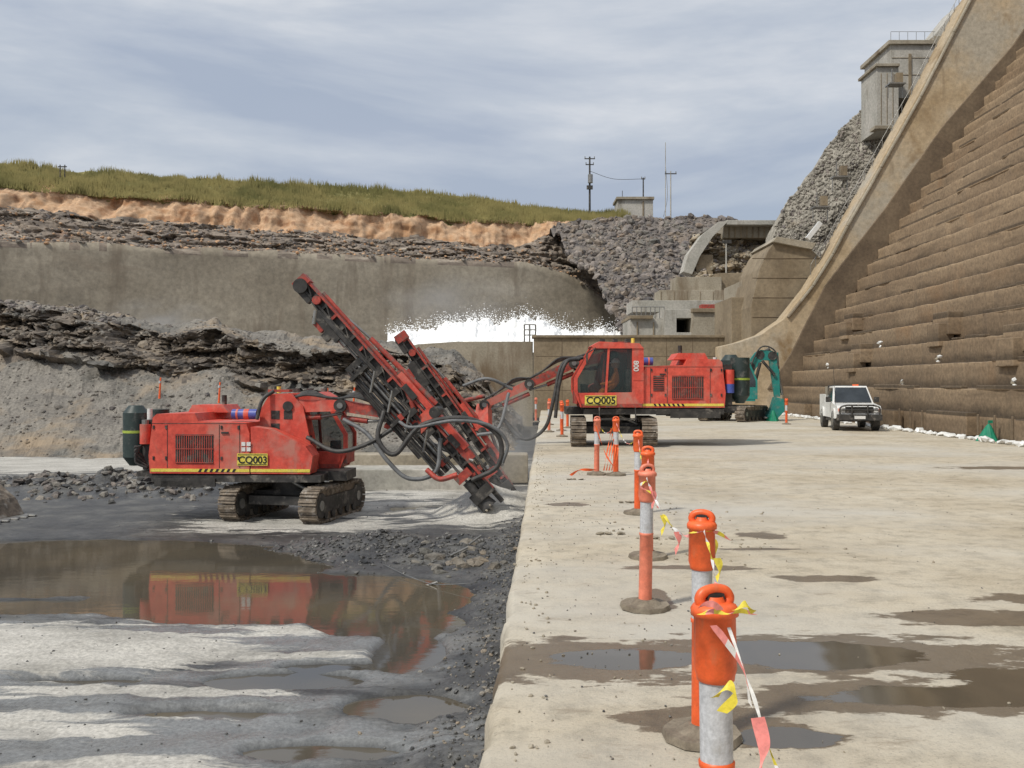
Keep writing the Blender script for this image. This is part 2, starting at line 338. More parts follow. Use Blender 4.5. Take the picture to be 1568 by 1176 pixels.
rz=nd(nt,'ShaderNodeMix'); rz.data_type='FLOAT'; nt.links.new(mr,rz.inputs[0]); nt.links.new(rf1,rz.inputs[2]); rz.inputs[3].default_value=.75; nt.links.new(rz.outputs[0],p.inputs['Roughness'])
bp=nd(nt,'ShaderNodeBump'); bp.inputs['Distance'].default_value=.03; nt.links.new(mrange(nt,f2,0,1,.7,.28),bp.inputs['Strength']); hb=noisen(nt,9,8,.78); nt.links.new(hb,bp.inputs['Height']); nt.links.new(bp.outputs[0],p.inputs['Normal'])
gridobj('pit_floor',rows,[m],attrs={'silt':si,'film':fi},flip=True)
wm=bpy.data.materials.new('muddy_water'); wm.use_nodes=True; nt=wm.node_tree; p=nt.nodes['Principled BSDF']
n=noisen(nt,.35,4,.5); r=ramp(nt,[(.35,(.12,.10,.07)),(.65,(.065,.06,.052))]); nt.links.new(n,r.inputs[0]); nt.links.new(r.outputs[0],p.inputs['Base Color'])
p.inputs['Roughness'].default_value=.045; p.inputs['IOR'].default_value=1.5
bp=nd(nt,'ShaderNodeBump'); bp.inputs['Distance'].default_value=.01; bp.inputs['Strength'].default_value=.10; hb=noisen(nt,3,4,.55,(1,2,1)); nt.links.new(hb,bp.inputs['Height']); nt.links.new(bp.outputs[0],p.inputs['Normal'])
gridobj('puddle_water',[[Vector((-30,5,PW)),Vector((1.0,5,PW))],[Vector((-30,31,PW)),Vector((1.0,31,PW))]],[wm])
b=B()
def ped(x,y): return PW+pith(x,y)
for i in range(3000):
    y=random.uniform(6.5,21); xe=-.28+AX*y; x=xe-.1-abs(random.gauss(0,.33))*(1 if y>11 else 1.3)
    b.rock((x,y,ped(x,y)),random.choice([.008,.012,.018,.025,.035]),shale if random.random()<.8 else gravelm)
for i in range(1700):
    x=random.gauss(-2.0,1.5); y=random.gauss(17.3,.75)
    if x<-.28+AX*y: b.rock((x,y,ped(x,y)),random.uniform(.012,.07),shale)
for i in range(1000):
    x=random.gauss(-12.5,2.6); y=random.gauss(27.4,1.0); b.rock((x,y,ped(x,y)),random.uniform(.04,.2),random.choice([shale,heapm,gravelm]))
for i in range(1500):
    x=random.uniform(-9,-.5); y=random.uniform(6.5,26)
    h=pith(x,y)
    if h>0: b.rock((x,y,PW+h),random.uniform(.004,.022),shale)
for i in range(40):
    x=random.gauss(-1.0,.5); y=random.gauss(16.3,.6); b.rock((x,y,ped(x,y)),random.uniform(.06,.2),gravelm)
b.build('shale_rubble')
b=B()
b.tube([(-2.2,16.0,ped(-2.2,16.0)+.01),(-1.7,15.2,PW+.05),(-1.2,14.6,PW+.04),(-.6,14.3,PW+.12)],.006,hose,n=6)
for x,y,a in ((-1.1,16.6,.5),(-.8,17.2,.9),(-1.5,14.8,-.3)):
    b.cyl((x,y,ped(x,y)+.04),(x+.35*math.cos(a),y+.35*math.sin(a),ped(x,y)+.16),.02,stl,n=8)
b.build('scrap_cable')
gridobj('ground',[[Vector((-3000,-3000,-3)),Vector((3000,-3000,-3))],[Vector((-3000,3000,-3)),Vector((3000,3000,-3))]],[gravelm])
b=B(); b.box((-2.9,28.4,-1.10),(4.4,1.6,.65),concg); b.box((-2.6,29.6,-.9),(6.2,1.0,.9),conc); b.build('concrete_footing',.03)
# ---------------------------------------------------------------- mid mound
rows=[];P=spaced([(-420,800,4.0)])
topk=[(-420,440),(0,457),(120,470),(200,486),(260,497),(330,490),(400,508),(500,517),(600,524),(690,540),(745,575),(800,640)]
nV=84
for j in range(nV+1):
    v=j/nV; r=[]
    for u in P:
        zt=sight(u,keys(topk,u),54).z
        zc1=zt-2.9 if zt>2 else zt-1.5; zc2=zt-.9
        if v<.36: t=v/.36; d=38+8*t; z=-1.35+(zc1+1.35)*t**1.15
        elif v<.76: t=(v-.36)/.40; d=46+2.4*t; z=zc1+(zc2-zc1)*t
        elif v<.9: t=(v-.76)/.14; d=48.4+5.6*t; z=zc2+(zt-zc2)*t
        else: t=(v-.9)/.1; d=54+14*t; z=zt-(zt+1.5)*t
        x=(u-784)/F*d
        n=fr(x*.35,d*.35,z*.5,5)
        if .34<v<.78:
            wob=.6*fr(x*.12,0,3,3)
            st=noise.cell(Vector((x*.30+7+2*n,z*1.5+wob*2,3)))*.7+noise.cell(Vector((x*.8+n,z*2.6+wob*2,8)))*.4+noise.cell(Vector((x*2.2,z*5,18)))*.2
            d+=n*1.8-st*1.0; z+=.2*n
        else:
            z+=n*.5*min(1,v*5); d+=n*.5
        z+=.12*fr(x*2,d*2,z,4)
        r.append(Vector((x,d,z)))
    rows.append(r)
gridobj('rock_ledge',rows,[gravelm,ledgem],rowmat=lambda i,j:1 if .36<(i+.5+12*fr(P[j]*.012,i*.1,0))/nV<.74 else 0,smooth=False)
b=B()
for k in range(6500):
    i=int(random.random()**.8*nV*.92); j=random.randrange(len(P)-1); q=onrows(rows,i,j)
    inr=.38<i/nV<.74
    b.rock(q,random.uniform(.03,.12)*(2.0 if inr and random.random()<.3 else 1)*(2.2 if random.random()<.04 else 1),random.choice([ledgem,ledgem,gravelm]) if inr else random.choice([gravelm,gravelm,heapm]))
for k in range(700):
    i=int(nV*random.uniform(.74,.92)); j=random.randrange(len(P)//2); b.rock(onrows(rows,i,j),random.uniform(.1,.30),random.choice([heapm,gravelm,heap2]))
b.build('rock_debris')
b=B(); b.tube([sight(-120,606,44),sight(0,603,44),sight(70,603,44),sight(110,606,44)],.30,concg,n=12); b.build('concrete_pipe')
b=B()
b.tube([sight(640,590,44),sight(690,578,48),sight(740,580,52),sight(790,592,56)],.05,rub,n=6); b.build('water_hose')
# ---------------------------------------------------------------- far hill
Lw=[(-400,355),(0,368),(400,385),(800,402),(870,420),(925,455),(960,512)]
Lr=[(-400,300),(0,318),(200,336),(400,352),(700,372),(790,380),(850,352),(1000,340)]
Lc=[(-400,262),(0,286),(200,301),(400,316),(600,327),(800,343),(850,338),(1000,336)]
Lg=[(-400,215),(0,251),(100,262),(200,267),(400,279),(600,291),(800,312),(900,326),(1000,333)]
P=spaced([(-400,965,2.4)])
def hillcol(u):
    d=keys([(-400,72),(0,85),(900,108),(1000,112)],u)
    L=[(0,-1.5)]
    L.append((1.2,sight(u,keys(Lw,u),d+1.2).z))
    L.append((3.0,L[-1][1]+.15))
    zr=sight(u,keys(Lr,u)+6*fr(u*.008,17,0),d+9).z; zr=max(zr,L[-1][1]+.1); L.append((9,zr))
    zc=max(zr+.1,sight(u,keys(Lc,u)+5*fr(u*.012,7,0),d+11).z); L.append((11,zc))
    zg=max(zc+.1,sight(u,keys(Lg,u),d+20).z); L.append((20,zg)); L.append((60,zg-.5)); L.append((400,zg-3))
    return d,L
cnt=[26,3,34,18,12,3,2]; zone=[0,1,1,2,3,3,3]
rows=[];rz=[]
for s,c in enumerate(cnt):
    for k in range(c): rz.append((s,k/c))
rz.append((6,1.0))
cols=[hillcol(u) for u in P]
for (s,t) in rz:
    r=[]
    for u,(d,L) in zip(P,cols):
        o=L[s][0]+(L[s+1][0]-L[s][0])*t; z=L[s][1]+(L[s+1][1]-L[s][1])*t
        dd=d+o; x=(u-784)/F*dd; zo=zone[s]
        if zo==0: dd+=.18*fr(x*.12,z*.2,0)+.04*fr(x*.7,z*.7,5)
        elif zo==1:
            fade=0.0 if s==1 else min(1,t*5+.15)
            n=fr(x*.25,z*.7,4,5); wob=.8*fr(x*.06,0,5,3)
            st=noise.cell(Vector((x*.13+3*n,z*1.1+wob,3))); st2=noise.cell(Vector((x*.5,z*2.2+wob*2,11))); st3=noise.cell(Vector((x*1.1,z*4.5,21)))
            dd+=(n*1.0-st*.6-st2*.4-st3*.2)*fade; z+=n*.3
        elif zo==2:
            n=fr(x*.3,z*.3,9,5); gul=abs(fr(x*.35,z*.08,19,4)); dd+=n*1.0+gul*1.2; z+=.25*fr(x*.6,0,1)
        else: z+=.3*fr(x*.08,dd*.1,2)*(1-t if s==3 else 1)+.18*fr(x*.5,dd*.5,2)
        r.append(Vector((x,dd,z)))
    rows.append(r)
def hm(i,j):
    s,t=rz[min(i,len(rz)-1)]
    w=fr(P[j]*.02,i*.15,0)
    ii=min(max(0,int(i+6*w)),len(rz)-1)
    z=zone[rz[ii][0]]
    if s==0 and i<25: z=0
    if z==3 and s<3: z=2
    return z
gridobj('hillside',rows,[shot,rockm,claym,grassb],rowmat=hm)
HR=rows
b=B()
g0=sum(cnt[:4])-1
for k in range(13000):
    i=g0+int(random.random()*(cnt[4]+1)); j=random.randrange(len(P)-1)
    q=onrows(HR,i,j) if i<g0+cnt[4] else HR[i][j]+Vector((0,random.uniform(-.5,1.5),0))
    clump=.35+.85*max(0,.5+fr(q.x*.25,q.y*.25,1))
    for _ in range(4):
        h=random.uniform(.3,1.1)*clump; w=.06; dx=random.uniform(-.25,.25); ox=random.uniform(-.3,.3); oy=random.uniform(-.3,.3)
        b.add([(q.x+ox-w,q.y+oy,q.z-.1),(q.x+ox+w,q.y+oy,q.z-.1),(q.x+ox+dx,q.y+oy,q.z+h)],[(0,1,2)],grassm)
b.build('grass')
b=B()
r0=sum(cnt[:1]); r1=sum(cnt[:3])
for k in range(4200):
    i=random.randint(r0,r1) if random.random()<.75 else random.randint(r0,r0+6); j=random.randrange(len(P)-1); b.rock(onrows(HR,i,j),random.uniform(.06,.32),random.choice([rockm,rockm,heap2,claym,gravelm]))
b.build('cliff_rocks')
rows=[]
nV=60
for j in range(nV+1):
    v=j/nV; r=[]
    for i in range(131):
        a=i/130
        ul=keys([(0,842),(.3,868),(.6,915),(1,950)],v); u=ul+(1215-ul)*a
        yt=keys([(842,350),(880,338),(930,334),(1000,333),(1060,330),(1110,335),(1215,350)],u); yb=keys([(842,480),(950,505),(1215,520)],u)
        d=113-24*v; z0=sight(u,yt,113).z; z1=sight(u,yb,89).z
        z=z0+(z1-z0)*v**.85; x=(u-784)/F*d; n=fr(x*.22,d*.25,z*.2,5)
        r.append(Vector((x,d+1.1*n,z+1.7*n*min(1,v*6)+.3*fr(x,d,z))))
    rows.append(r)
rows.insert(0,[Vector((p.x,p.y+6,p.z-1.2)) for p in rows[0]])
gridobj('rubble_heap',rows,[heapm],flip=True,smooth=False)
b=B()
for k in range(6500):
    i=random.randint(1,nV-1); j=random.randrange(130); q=onrows(rows,i,j)
    b.rock(q,random.uniform(.06,.36)*random.choice([1,1,1,2.0]),random.choice([heap2,heap2,heapm,rockm,gravelm]),.85)
b.build('boulders')
# ---------------------------------------------------------------- structures across the valley
def fbox(b,u0,v0,u1,v1,d,th,m):
    a=sight(u0,v0,d); c=sight(u1,v1,d); b.b2((a.x,d,a.z),(c.x,d+th,c.z),m)
def fprism(b,pts,d,th,m):
    b.prism([(sight(u,v,d).x,sight(u,v,d).z) for u,v in pts],d,d+th,m)
b=B()
fprism(b,[(1100,340),(1116,338),(1092,362),(1072,392),(1060,420),(1046,416),(1054,388),(1076,358)],86,2,concg)
fbox(b,1112,337,1200,344,87,3,concg); fbox(b,1108,344,1200,364,88,3,conc)
fbox(b,1066,390,1092,420,86.6,2,concb)
for k in range(9): fbox(b,1116+k*9,347,1118+k*9,364,87.9,.5,concb)
fbox(b,1035,424,1105,446,83,3,conc); fbox(b,1100,418,1150,446,83.5,3,concb); fbox(b,1010,444,1130,462,81,3,conc); fbox(b,968,460,1140,478,79,4,concg)
for k in range(6): fbox(b,1012+k*20,446,1013+k*20,462,80.95,.3,concb)
b.build('retaining_wall',.05)
rows=[]
for j in range(34):
    r=[]
    for i in range(60):
        u=1058+i*2.5; v=360+j*2.3; q=sight(u,v,90-j*.14); n=fr(q.x*.5,q.z*.9,2,5)
        q.y-=1.4*n+.7*noise.cell(Vector((q.x*.5,q.z*.9,1)))+.4*noise.cell(Vector((q.x*1.5,q.z*2,5))); r.append(q)
    rows.append(r)
gridobj('rock_outcrop',rows,[pmat('tan_outcrop',(.20,.155,.10),(.42,.34,.235),.5,.9,.8,.2,(.7,1,1.6),fine=3,stain=((.60,.55,.47),.8,(1,1,1),.54))],flip=True,smooth=False)
b=B()
for k in range(700):
    b.rock(onrows(rows,random.randrange(33),random.randrange(59)),random.uniform(.08,.35),random.choice([heap2,conc,conc]))
b.build('outcrop_rocks')
b=B()
fbox(b,965,487,1022,530,74,5,concg); fbox(b,1018,474,1036,530,73,6,concg); fbox(b,1036,474,1060,487,73,6,concg); fbox(b,1036,509,1060,530,73,6,concg)
fbox(b,1060,478,1102,530,72.6,6,conc); fbox(b,1036,487,1060,509,76,2,dark); fbox(b,1100,490,1135,560,74,5,concb)
fbox(b,965,483,1000,488,73.6,6,concb); fbox(b,975,493,977,528,73.9,.2,concb); fbox(b,1000,493,1002,528,73.9,.2,concb)
for k in range(8):
    q=sight(968+k*7,487,74); b.cyl(q,q+Vector((0,0,.9)),.04,stl,n=6)
b.cyl(sight(968,470,74),sight(1017,470,74),.04,stl,n=6)
fbox(b,1074,466,1098,473,76,1,redd); fbox(b,1060,472,1110,478,72.4,5,concb)
b.build('outlet_structure',.05)
b=B()
d=62
fbox(b,818,516,1112,640,d,1.5,concb); fbox(b,815,513,1114,517,d-.15,1.8,concb)
fprism(b,[(560,545),(640,527),(700,523),(816,523),(816,660),(560,660)],63,1.2,conc)
for k in range(7): fbox(b,860+k*40,518,861.0+k*40,640,d-.02,.3,darkm)
for k in range(3): fbox(b,820,545+k*26,1110,546+k*26,d-.015,.3,darkm)
b.build('concrete_wall',.04)
b=B()
for u in (803,811,820): b.cyl(sight(u,523,62.5),sight(u,497,62.5),.05,stl,n=6)
for v in (497,505,513): b.cyl(sight(803,v,62.5),sight(820,v,62.5),.04,stl,n=6)
b.build('handrail')
# ---------------------------------------------------------------- dam
b=B()
prof=[(14,-1.0),(14,1.6)]
X=14;z=1.6
for k in range(40):
    X+=.63; prof.append((X,z)); z+=.9; prof.append((X-.02,z))
prof.append((X+8,z)); prof.append((X+8,-1.0))
Y0,Y1=-20,57.2
segs=spaced([(Y0,20,4.0),(20,Y1,.5)])
vs=[];fs=[]
n=len(prof)
for k,Y in enumerate(segs):
    for i,(X_,z_) in enumerate(prof): vs.append(SF(X_+(.08*fr(Y*.9,i//2*3.3,0) if 0<i<n-2 else 0),Y,z_+(.06*fr(Y*1.5,(i//2)*1.7,4) if 0<i<n-2 else 0)))
for k in range(len(segs)-1):
    for i in range(n-1): fs.append((k*n+i,(k+1)*n+i,(k+1)*n+i+1,k*n+i+1))
fs.append(list(range(n))); fs.append([len(vs)-1-i for i in range(n)])
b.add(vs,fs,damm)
for k in range(110):
    Y=random.uniform(22,54); i=random.randint(0,18); zz=1.6+.9*i
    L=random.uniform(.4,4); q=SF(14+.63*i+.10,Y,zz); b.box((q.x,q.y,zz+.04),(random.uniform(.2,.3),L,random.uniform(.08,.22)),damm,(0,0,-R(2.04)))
for k in range(5):
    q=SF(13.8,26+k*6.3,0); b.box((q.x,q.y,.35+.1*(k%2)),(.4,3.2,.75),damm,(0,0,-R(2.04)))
for k,(Y,i) in enumerate(((30,2),(37,3),(45,2),(50,4))):
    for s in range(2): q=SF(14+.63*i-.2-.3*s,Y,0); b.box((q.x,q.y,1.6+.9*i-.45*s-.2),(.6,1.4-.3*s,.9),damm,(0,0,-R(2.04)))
for k in range(9): # timber / steel stubs standing at the toe
    q=SF(13.75,28+k*1.1,0); b.box((q.x,q.y,.4),(.06,.10,.8),darkm)
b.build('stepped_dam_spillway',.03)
b=B()
inner=[(1190,645),(1197,600),(1228,545),(1300,440),(1380,325),(1470,198),(1568,72),(1650,-40),(1760,-190)]
outer=[(1660,-190),(1560,-110),(1480,0),(1450,58),(1400,155),(1340,262),(1290,350),(1268,392),(1238,440),(1200,488),(1165,512),(1130,524),(1104,530),(1104,645)]
fprism(b,[(u-3 if u<1195 else u+16,v) for u,v in inner]+outer,55.3,1.6,trainm)
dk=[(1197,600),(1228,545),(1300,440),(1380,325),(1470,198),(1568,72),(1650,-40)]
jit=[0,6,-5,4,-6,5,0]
fprism(b,[(u+16,v) for u,v in dk]+[(u-22+jj-(8 if 300<v<500 else 0),v-4) for (u,v),jj in zip(reversed(dk),jit)],55.2,.3,darkm)  # thin darker brown strip following the step line
for a,c in zip(outer[1:9],outer[2:10]):
    b.beam(sight(a[0],a[1],56.1),sight(c[0],c[1],56.1),1.9,.16,conc)
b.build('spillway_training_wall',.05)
b=B(); fprism(b,[(1150,530),(1150,470),(1163,412),(1176,385),(1186,370),(1240,380),(1262,400),(1280,440),(1240,520)],57.5,5,concb)
fbox(b,1120,455,1160,530,60,5,concb); fbox(b,1135,430,1166,470,61.5,5,conc)
for k in range(4): fbox(b,1152,395+k*30,1262,396.2+k*30,57.47,.1,darkm)
fprism(b,[(1183,370),(1190,362),(1250,372),(1244,382)],57.2,5.4,conc)
b.build('abutment_block',.08)
rows=[]
for j in range(90):
    v=j/89; r=[]
    yy=395-365*v
    ul=keys([(30,1520),(120,1372),(155,1335),(200,1284),(265,1240),(338,1192),(395,1170)],yy)
    for i in range(60):
        a=i/59; d=70-3*a; u=ul+a*170; q=sight(u,yy,d); n=fr(q.x*.4,q.y*.4,q.z*.4,5)
        q.y+=-.7*n; q.x+=.4*n; q.z+=.3*n; r.append(q)
    r.insert(0,r[0]+Vector((1.5,10,-.5)))
    rows.append(r)
gridobj('rockfill_embankment',rows,[riprap],smooth=True)
b=B()
for k in range(9000):
    i=random.randrange(89); j=random.randint(1,59); b.rock(onrows(rows,i,j),random.uniform(.05,.20),riprap if random.random()<.85 else heap2,1.0)
b.build('riprap')
b=B()
fbox(b,1343,100,1376,200,66,3,concg); fbox(b,1364,66,1432,150,67,5,concg); fbox(b,1361,61,1435,67,66.8,5.5,conc)
fbox(b,1341,97,1378,101,65.8,3.4,conc); fbox(b,1340,192,1366,197,65.5,1,conc)
fbox(b,1430,55,1470,110,68,5,conc); fbox(b,1392,82,1396,150,66.9,.2,concb)
for k in range(3): fbox(b,1349+k*9,112,1350+k*9,190,65.97,.1,concb)
for k in range(2): fbox(b,1366,88+k*26,1432,89+k*26,66.97,.1,concb)
fprism(b,[(1430,55),(1470,5),(1520,-20),(1520,90),(1430,100)],72,3,concg)
for k in range(6): q=sight(1364+k*13,61,67); b.cyl(q,q+Vector((0,0,.55)),.02,stl,n=6)
b.cyl(sight(1364,48.5,67),sight(1432,48.5,67),.02,stl,n=6)
b.build('intake_tower',.05)
b=B()
prev=None
for a,c in zip(outer[2:8],outer[3:9]):
    for t in (0,.25,.5,.75):
        q=sight(a[0]+(c[0]-a[0])*t-4,a[1]+(c[1]-a[1])*t,56.6); top=q+Vector((0,0,.9)); b.cyl(q,top,.02,stl,n=6)
        if prev: b.cyl(prev,top,.018,stl,n=6)
        prev=top
for u,v in ((1300,272),(1270,318),(1385,130)):
    q=sight(u-14,v,58); b.box(q,(1.0,.8,.08),stl); b.box(q+Vector((-.2,0,.5)),(.06,.06,1.0),stl); b.box(q+Vector((.2,0,.4)),(.4,.4,.6),concb)
    for s in (-.45,.45): b.cyl(q+Vector((s,0,0)),q+Vector((s,0,-.8)),.03,stl,n=6)
b.beam(sight(1236,366,55.9),sight(1256,341,55.9),.3,.25,wht)
b.build('access_stair_rail')
def pole(u,v0,v1,d,r=.13,arms=()):
    b=B(); a=sight(u,v0,d); c=sight(u,v1,d); b.cyl((a.x,a.y,a.z-3),c,r,concg if r<.12 else blk,r1=r*.7,n=8)
    for (dv,w) in arms:
        q=sight(u,v1+dv,d); b.box(q,(w,.12,.12),blk)
        for s in (-.45,.45): b.cyl(q+Vector((s*w,0,.05)),q+Vector((s*w,0,.3)),.06,stl,n=6)
    return b
b=pole(903,327,240,125,.16,((3,1.4),(12,1.1))); q=sight(904,280,124.7); b.cyl(q,q+Vector((0,0,1.1)),.33,stl); b.box(sight(903,287,124.8),(.8,.3,.5),blk)
b.tube([sight(903,262,125),sight(940,274,125),sight(985,274,125)],.03,blk,n=5); b.build('power_pole')
b=pole(985,332,272,125,.12,((2,.5),)); b.build('power_pole')
b=pole(1019,332,218,120,.06); b.tube([sight(1019,252,120),sight(1022,300,120),sight(1016,332,120)],.03,stl,n=5); b.build('radio_mast')
b=pole(1027,334,262,120,.10,((4,1.5),)); b.build('utility_pole')
b=pole(1112,462,368,84,.09,()); b.box(sight(1113,370,84),(.8,.2,.3),blk); b.build('light_pole')
b=B(); fbox(b,946,304,1000,334,124,4,concg); fbox(b,944,301,1002,305,123.7,4.6,conc); fbox(b,984,308,986,334,123.9,.2,concb); b.cyl(sight(953,304,125),sight(953,292,125),.05,blk,n=6); b.build('pump_house',.03)
b=B()
q=sight(92,264,98)
for k in range(2): b.cyl(q+Vector((k*.5,0,-.5)),q+Vector((k*.5,0,.8)),.06,blk,n=6)
b.box(q+Vector((.25,0,.6)),(.9,.1,.1),blk)
b.build('fence_post')
# ---------------------------------------------------------------- white water + mist
rows=[]
for j in range(34):
    v=j/33; r=[]
    for i in range(300):
        u=592+i*1.22; tt=keys([(592,506),(605,500),(640,508),(680,500),(715,494),(745,488),(765,494),(800,484),(850,496),(880,508),(950,510),(960,520)],u)
        q=sight(u,540+(tt-540)*v,85+6*v); n=fr(q.x*.45,q.z*.5,3,6); m2=fr(q.x*2.5,q.y,q.z*2,5); q.y-=.9*n; q.z+=(.5*n+.35*m2)*(v>.3)*v; r.append(q)
    rows.append(r)
rows.append([Vector((p.x,p.y+4,p.z-2)) for p in rows[-1]])
gridobj('white_water_spray',rows,[foam])
WR=rows
# flying droplets thrown above the jet
b=B()
for k in range(2200):
    j=random.randrange(290); q=WR[33][j]; h=abs(random.gauss(0,.55))*(1+.8*max(0,fr(q.x*.3,0,5)))
    r_=random.uniform(.03,.09)*(1-.25*min(h,2)); c_=Vector((q.x+random.gauss(0,.2),q.y+random.uniform(-1,1.5),q.z+h-.15))
    b.add([c_+Vector((-r_,0,0)),c_+Vector((r_,0,0)),c_+Vector((0,0,r_)),c_+Vector((0,-r_,-.3*r_))],[(0,1,2),(0,3,1),(0,2,3),(1,3,2)],foam)
b.build('water_droplets')
def mist(name,c,s,dens,sc,col=(.99,.99,1,1),seed=0):
    b=B()
    vs=[];fs=[];N=20;Mm=10
    for j in range(Mm+1):
        for i in range(N):
            ph=math.pi*j/Mm; th=2*math.pi*i/N; vs.append((math.sin(ph)*math.cos(th),math.sin(ph)*math.sin(th),math.cos(ph)))
    for j in range(Mm):
        for i in range(N): fs.append((j*N+i,(j+1)*N+i,(j+1)*N+(i+1)%N,j*N+(i+1)%N))
    vm=bpy.data.materials.new(name+'_vol'); vm.use_nodes=True; nt=vm.node_tree; nt.nodes.remove(nt.nodes['Principled BSDF'])
    pv=nd(nt,'ShaderNodeVolumePrincipled'); pv.inputs['Color'].default_value=col; pv.inputs['Anisotropy'].default_value=.0
    tc=nd(nt,'ShaderNodeTexCoord'); ln=nd(nt,'ShaderNodeVectorMath',operation='LENGTH'); nt.links.new(tc.outputs['Object'],ln.inputs[0])
    f=mrange(nt,ln.outputs['Value'],.1,.95,1,0)
    mp=nd(nt,'ShaderNodeMapping'); mp.inputs['Location'].default_value=(seed,0,0); nt.links.new(tc.outputs['Object'],mp.inputs[0])
    nn=nd(nt,'ShaderNodeTexNoise'); nn.inputs['Scale'].default_value=sc; nn.inputs['Detail'].default_value=2; nt.links.new(mp.outputs[0],nn.inputs[0])
    r=mrange(nt,nn.outputs[0],.36,.66,0,dens)
    mu=nd(nt,'ShaderNodeMath',operation='MULTIPLY'); nt.links.new(f,mu.inputs[0]); nt.links.new(r,mu.inputs[1]); nt.links.new(mu.outputs[0],pv.inputs['Density'])
    nt.links.new(pv.outputs[0],nt.nodes['Material Output'].inputs['Volume'])
    b.add(vs,fs,vm,True); o=b.build(name,loc=c); o.scale=s; return o
mist('mist_cloud',(-5.5,96,9.2),(10,3.2,4.6),.22,1.8,seed=2)
mist('mist_cloud',(-31,82,7.4),(6,3,2.4),.20,1.8,seed=3)
mist('dust_cloud',(.05,24.6,.2),(.9,1.1,2.0),.6,1.6,(.92,.92,.91,1))
# ---------------------------------------------------------------- drill rigs
def track(b,cx,L,H,w):
    r=H/2; h=L/2-r; per=2*math.pi*r+4*h; N=34
    def pt(s,rr):
        s%=per
        if s<2*h: return (-h+s,rr,0.0)
        s-=2*h
        if s<math.pi*r: a=s/r; return (h+rr*math.sin(a),rr*math.cos(a),a)
        s-=math.pi*r
        if s<2*h: return (h-s,-rr,math.pi)
        s-=2*h; a=math.pi+s/r; return (-h+rr*math.sin(a),rr*math.cos(a),a)
    poly=[pt(per*i/N,r-.05)[:2] for i in range(N)]
    b.prism([(p[0],p[1]+r) for p in poly],cx-w*.32,cx+w*.32,trk)
    for i in range(N):
        x,z,a=pt(per*(i+.5)/N,r-.025)
        b.box((x,cx,z+r),(per/N*.80,w,.045),trk,(0,a,0))
        x,z,a=pt(per*(i+.5)/N,r+.01); b.box((x,cx,z+r),(.03,w*.98,.035),trk,(0,a,0))
    for s in (-1,1):
        b.box((0,cx+s*w*.36,r),(2*h+.1,.05,H*.45),blk)
        for hx in (-h,h):
            b.cyl((hx,cx+s*w*.30,r),(hx,cx+s*w*.42,r),r*.72,blk,n=18); b.cyl((hx,cx+s*w*.42,r),(hx,cx+s*w*.46,r),r*.3,stl,n=12)
        for k in range(5): b.cyl((-h+.25+k*(2*h-.5)/4,cx+s*w*.36,.16),(-h+.25+k*(2*h-.5)/4,cx+s*w*.44,.16),.1,blk,n=10)
